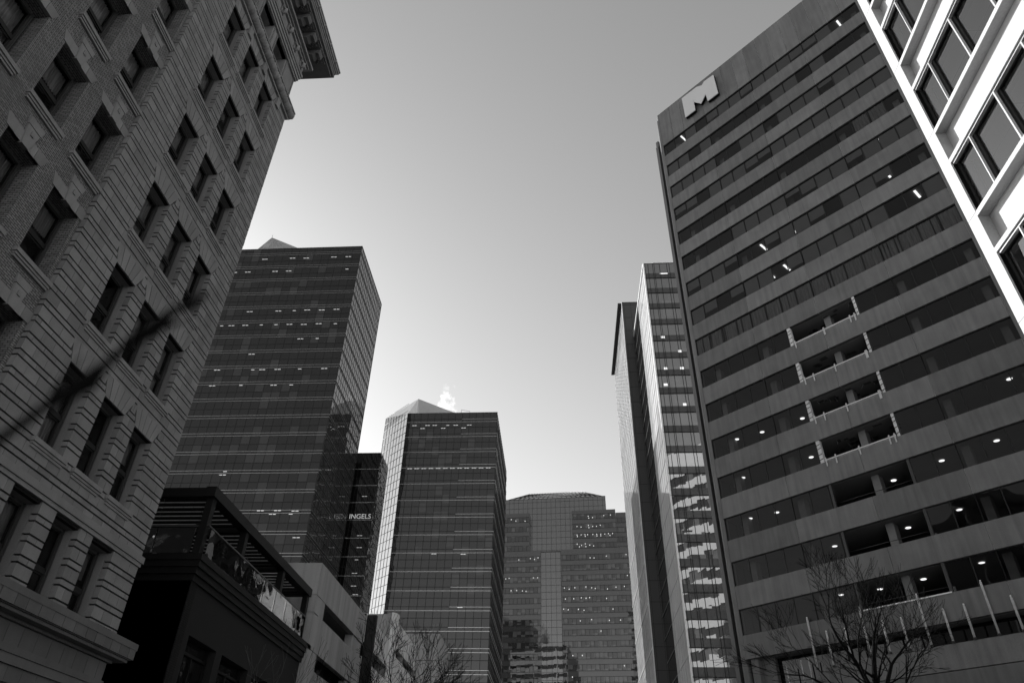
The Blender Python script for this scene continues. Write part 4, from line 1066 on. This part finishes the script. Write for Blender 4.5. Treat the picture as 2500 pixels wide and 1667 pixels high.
# local x = -world y, local y = world x - 12.1
SF = [9.59, 13.27, 16.95, 20.63, 24.31, 27.99, 31.67, 35.35]   # sill tops
EY = -15.22; E1 = 14
q = MB(); q.box(-15.66, EY, 0, .6, 0, 39); part('corner_pier', q, CONC_W, R)
for z in SF:
    q = MB(); q.box(EY + .002, E1, 0, .33, z - .16, z); sf = q.build('sill', CONC_W, R)
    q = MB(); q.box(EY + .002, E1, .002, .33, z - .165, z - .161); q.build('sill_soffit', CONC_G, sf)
    q = MB(); q.box(EY, E1, .33, .6, z - 1.42, z - .165); q.box(EY, E1, .0, .6, z - 1.58, z - 1.423); q.build('spandrel', CONC_W, R)
for z in SF:
    q = MB(); q.box(EY - .0, EY + .004, .003, .33, z - 1.42, z - .166); part('pier_return_shade', q, CONC_G, R)  # thin grey plate paints shade on the white pier's side
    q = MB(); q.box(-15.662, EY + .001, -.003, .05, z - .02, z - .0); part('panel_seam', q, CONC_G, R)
q = MB(); q.box(-15.6, E1, .65, 20, 35.6, 39); q.box(-15.6, -15.3, .6, 20, 0, 38.9); part('upper_wall', q, CONC_W, R)
INTC = matte('white_office_ceiling', .85, var=.08, scale=.5)
q = MB()
for z in SF: q.box(-15.2, E1, .62, 8, z - 1.5, z - 1.2)
part('ceiling', q, INTC, R)
q = MB(); 
for z in SF:
    for k in range(14): q.box(-15.2 + 2.0 * k, -15.18 + 2. * k, .7, 8, z - 1.506, z - 1.502)
    for k in range(6): q.box(-15.2, E1, 1.2 + 1.2 * k, 1.22 + 1.2 * k, z - 1.506, z - 1.502)
part('ceiling_tile_joint', q, matte('tile_joint', .5), R)
q = MB()
for z in SF: q.box(-15.2, E1, 8, 8.1, z - 1.5 - 2.4, z - 1.2); q.box(-15.25, -15.2, .65, 8, z - 4, z - 1.3)
part('inner_wall', q, matte('inner_wall_grey', .35), R)
q = MB()
for z in SF: q.box(-15.2, E1, .62, 8, z - .4, z - .2)
part('floor_slab', q, matte('carpet', .08), R)
GR = clear_glass('large_pane_glass', f0=.14, tint=.85, wob=.006, wscale=.5)
WW, WHR = 1.487, 2.1
f = MB(); dy = .05
# white outer frame, dark inner frame
f.box(0, WW, dy, dy + .1, 0, .05); f.box(0, WW, dy, dy + .1, WHR - .07, WHR - .02); f.box(WW - .05, WW, dy - .01, dy + .07, .05, WHR - .07)
fr0 = f.build('window', WHITE_AL, R)
q = MB(); q.box(.0, WW - .06, dy + .1, dy + .17, .0, .05); q.box(.0, WW - .06, dy + .1, dy + .17, WHR - .1, WHR - .02); q.box(.0, .09, dy + .1, dy + .17, .05, WHR - .1); q.box(WW - .08, WW - .06, dy + .1, dy + .17, .05, WHR - .1)
c1 = q.build('inner_frame', DARK_AL, fr0)
q = MB(); q.box(.0, WW - .06, dy + .15, dy + .16, .05, WHR - .1, skip='lrtdb'); c2 = q.build('glass', GR, fr0)
q = MB(); q.box(.17, WW - .14, dy + .19, dy + .2, 1.80, WHR - .05); c3 = q.build('blind', matte('pale_roller_blind', .5), fr0)
q = MB(); q.box(.17, WW - .14, dy + .18, dy + .215, 1.77, 1.80); c4 = q.build('blind_rail', WHITE_AL, fr0)
first = True; RW = {}
for zi, z in enumerate(SF[:-1]):
    zt = SF[zi + 1] - 1.58; 
    for j in range(9):
        x = EY + .03 + (0 if j == 0 else 1.05 + WW * (j - 1)) 
        if j == 0:
            o = fr0 if first else dup(fr0, R, None, [c1, c2, c3, c4]); first = False
            o.location = (EY + .03, 0, z); o.scale = (1.05 / WW, 1, 1)
        else:
            o = dup(fr0, R, None, [c1, c2, c3, c4]); o.location = (x, 0, z); o.scale = (1, 1, 1)
        RW[(zi, j)] = o
for z in SF[:-1]:
    q = MB(); q.box(EY + .0, EY + .025, .06, .3, z, z + 2.1); part('edge_gap', q, BLACK, R)
# ceiling fittings seen through the panes
q = MB()
q.box(-.35, .35, -.35, .35, -.05, -.01); q.box(-.25, .25, -.25, .25, -.06, -.051)
cl0 = q.build('air_grille', matte('grille_grey', .2), R); cl0.location = (-14.3, 1.9, 20.63 + 3.68 - 1.5)
q = MB()
n = 18
for j in range(n):   # pale curtain in one upper window
    xa, xb = -12.5 + 1.2 * j / n, -12.5 + 1.2 * (j + 1) / n
    q.face([(xa, .5 + .03 * sin(j * 1.3), 23.0 - .0), (xb, .5 + .03 * sin((j + 1) * 1.3), 23.0), (xb, .5 + .03 * sin((j + 1) * 1.3), 22.5 + 2.), (xa, .5 + .03 * sin(j * 1.3), 24.5)])
# ---------------------------------------------------------------- bare trees
def grow(mbt, p, d, r, ln, depth, rnd, bend=.16, up=.12, spread=.55, minr=.004):
    pts = [tuple(p)]; rads = [r]; nseg = 4 if depth > 2 else 3
    dirs = []
    for i in range(nseg):
        d = (d + Vector((rnd.uniform(-bend, bend), rnd.uniform(-bend, bend), rnd.uniform(-bend, bend) * .6 + up * .35))).normalized()
        p = p + d * (ln / nseg); pts.append(tuple(p)); rads.append(max(minr, r * (1 - .38 * (i + 1) / nseg))); dirs.append((p.copy(), d.copy(), rads[-1]))
    mbt.tube(pts, rads, 6 if r > .03 else 4 if r > .01 else 3, caps=False)
    if depth == 0 : return
    # continuation
    k = 2 if rnd.random() < .75 else 3
    for i in range(k):
        a = d.orthogonal().normalized(); a.rotate(Matrix.Rotation(rnd.uniform(0, 2 * pi), 3, d).to_quaternion())
        nd = (d + a * rnd.uniform(spread * .5, spread) * (1 if i else .55)).normalized()
        grow(mbt, p, nd, rads[-1] * (.86 if i == 0 else .66), ln * rnd.uniform(.68, .9), depth - 1, rnd, bend * 1.12, up, spread, minr)
    for (q_, dd, rr3) in dirs[:-1]:
        if rnd.random() < .62:
            a = dd.orthogonal().normalized(); a.rotate(Matrix.Rotation(rnd.uniform(0, 2 * pi), 3, dd).to_quaternion())
            nd = (dd * .8 + a * rnd.uniform(.5, .9)).normalized()
            grow(mbt, q_, nd, rr3 * .5, ln * rnd.uniform(.45, .7), max(0, depth - 2), rnd, bend * 1.3, up, spread, minr)
def bare_tree(loc, label, H0, r, limbs, depth, seed, mat=BARK, minr=.006, ln=1.6, lean=(0, 0)):
    t = thing('bare_tree', label, 'tree', loc, 0, 'leafless street trees')
    rnd = random.Random(seed)
    q = MB(); pts = []; rads = []
    for i in range(7):
        f_ = i / 6; pts.append((lean[0] * f_ * f_ + rnd.uniform(-.03, .03), lean[1] * f_ * f_ + rnd.uniform(-.03, .03), H0 * f_)); rads.append(r * (1.25 - .4 * f_) if i else r * 1.6)
    q.tube(pts, rads, 10); q.build('trunk', mat, t)
    c = MB(); top = Vector(pts[-1])
    for (dx, dy, dz, k, st) in limbs:
        p0 = Vector(pts[-1]) * st + Vector(pts[-2]) * (1 - st)
        grow(c, p0, Vector((dx, dy, dz)).normalized(), r * k, ln, depth, rnd, minr=minr)
    c.build('crown', mat, t)
    return t
bare_tree((7.6, 19.5, 0), 'bare tree with fine black twigs in front of the banded concrete building', 4.9, .12,
          [(-.62, .1, 1, .62, 1), (.1, .1, 1, .7, 1), (.6, -.1, 1, .55, 1), (-.9, .2, .6, .42, .6), (.95, .1, .6, .42, .6), (-.2, -.2, 1, .4, .8)], 5, 11, ln=1.02, minr=.005)
bare_tree((-9.8, 46, 0), 'bare tree in front of the streaked far half of the car park', 6.3, .2,
          [(.5, .1, 1, .6, 1), (-.25, .1, 1, .6, 1), (.85, .1, .7, .5, .8), (-.6, 0, .9, .45, .7), (.1, .3, 1, .5, .9)], 5, 5, ln=2.1, minr=.011)
bare_tree((-11.6, 30, 0), 'slender bare young tree with pale twigs before the dark building', 4.2, .07,
          [(.1, .1, 1, .6, 1), (-.5, .2, 1, .5, 1), (.5, -.1, 1, .5, 1)], 3, 9, mat=BARK2, ln=1.6, minr=.006)
bare_tree((-12.2, 42, 0), 'bare tree with dark twigs before the near half of the car park', 5.2, .1,
          [(.1, .1, 1, .6, 1), (-.45, .2, 1, .5, 1), (.5, -.1, 1, .5, 1), (.8, 0, .6, .4, .8)], 4, 21, ln=1.7, minr=.008)
# near tree whose low twig crosses the lower left, out of focus
NT = thing('near_street_tree', 'out-of-focus dark twig of a nearby tree crossing the lower left of the stone building', 'tree', (0, 0, 0))
q = MB(); q.tube([(-2.3, -.6, 0), (-2.28, -.58, 1.2), (-2.3, -.6, 3.2), (-2.35, -.7, 5)], [.16, .12, .1, .06], 10); q.build('trunk', BARK, NT)
br = [(-2.28, -.58, 1.3), (-1.5, -.1, 1.55), (-.9, .32, 1.74), (-.62, .49, 1.82), (-.485, .515, 1.867), (-.472, .512, 1.882), (-.443, .512, 1.915), (-.418, .516, 1.942), (-.407, .513, 1.958), (-.389, .512, 1.984), (-.374, .511, 1.994), (-.360, .511, 2.018), (-.343, .511, 2.026), (-.333, .511, 2.042)]
q = MB(); q.tube(br, [.05, .03, .015, .009, .005, .0042, .004, .0086, .0036, .0048, .0076, .0034, .005, .001], 8)
q.tube([(-.443, .512, 1.915), (-.44, .51, 1.932), (-.437, .512, 1.948), (-.43, .51, 1.965)], [.004, .003, .002, .001], 6); q.tube([(-.371, .511, 2.0), (-.362, .512, 1.998), (-.35, .513, 2.006)], [.004, .003, .002], 6)
q.build('branch', BARK, NT)

# ---------------------------------------------------------------- steam
q = MB(); pts = [(-30.4, 172, 99), (-30.3, 172, 101.5), (-30.9, 172, 103.5), (-31.3, 172, 105.5), (-30.6, 172, 107.5), (-30.9, 172, 111.5)]
q.tube(pts, [3.6, 3.4, 3.2, 3.2, 3.0, 2.0], 16)
st = q.build('steam_plume', None or bpy.data.materials.new('steam'))
m = bpy.data.materials['steam']; m.use_nodes = True; nt = m.node_tree; nt.nodes.clear()
out = nt.nodes.new('ShaderNodeOutputMaterial'); pv = nt.nodes.new('ShaderNodeVolumePrincipled'); nt.links.new(pv.outputs[0], out.inputs['Volume'])
pv.inputs['Color'].default_value = g(1); pv.inputs['Anisotropy'].default_value = .5
tc = nt.nodes.new('ShaderNodeTexCoord'); nz = N(nt, 'ShaderNodeTexNoise', i_Scale=.38, i_Detail=4.); nt.links.new(tc.outputs['Object'], nz.inputs['Vector'])
cs = N(nt, 'ShaderNodeVectorMath', operation='SUBTRACT'); cs.inputs[1].default_value = (-30.7, 172, 0); nt.links.new(tc.outputs['Object'], cs.inputs[0])
sx = N(nt, 'ShaderNodeSeparateXYZ'); nt.links.new(cs.outputs[0], sx.inputs[0])
hgt = math_(nt, 'MULTIPLY', math_(nt, 'SUBTRACT', sx.outputs[2], 99.), .09)
rad = math_(nt, 'SQRT', math_(nt, 'ADD', math_(nt, 'MULTIPLY', sx.outputs[0], sx.outputs[0]), math_(nt, 'MULTIPLY', sx.outputs[1], sx.outputs[1])))
fall = math_(nt, 'MULTIPLY', rad, math_(nt, 'MULTIPLY_ADD', hgt, .02, .17))
dn = math_(nt, 'MAXIMUM', math_(nt, 'MULTIPLY', math_(nt, 'SUBTRACT', math_(nt, 'MULTIPLY', nz.outputs[0], 1.5), math_(nt, 'ADD', math_(nt, 'MULTIPLY', hgt, .32), math_(nt, 'ADD', fall, .2))), 2.2), 0.)
nt.links.new(dn, pv.inputs['Density'])
tag(st, 'small white puff of steam rising above the central glass tower', 'steam', None, 'stuff')
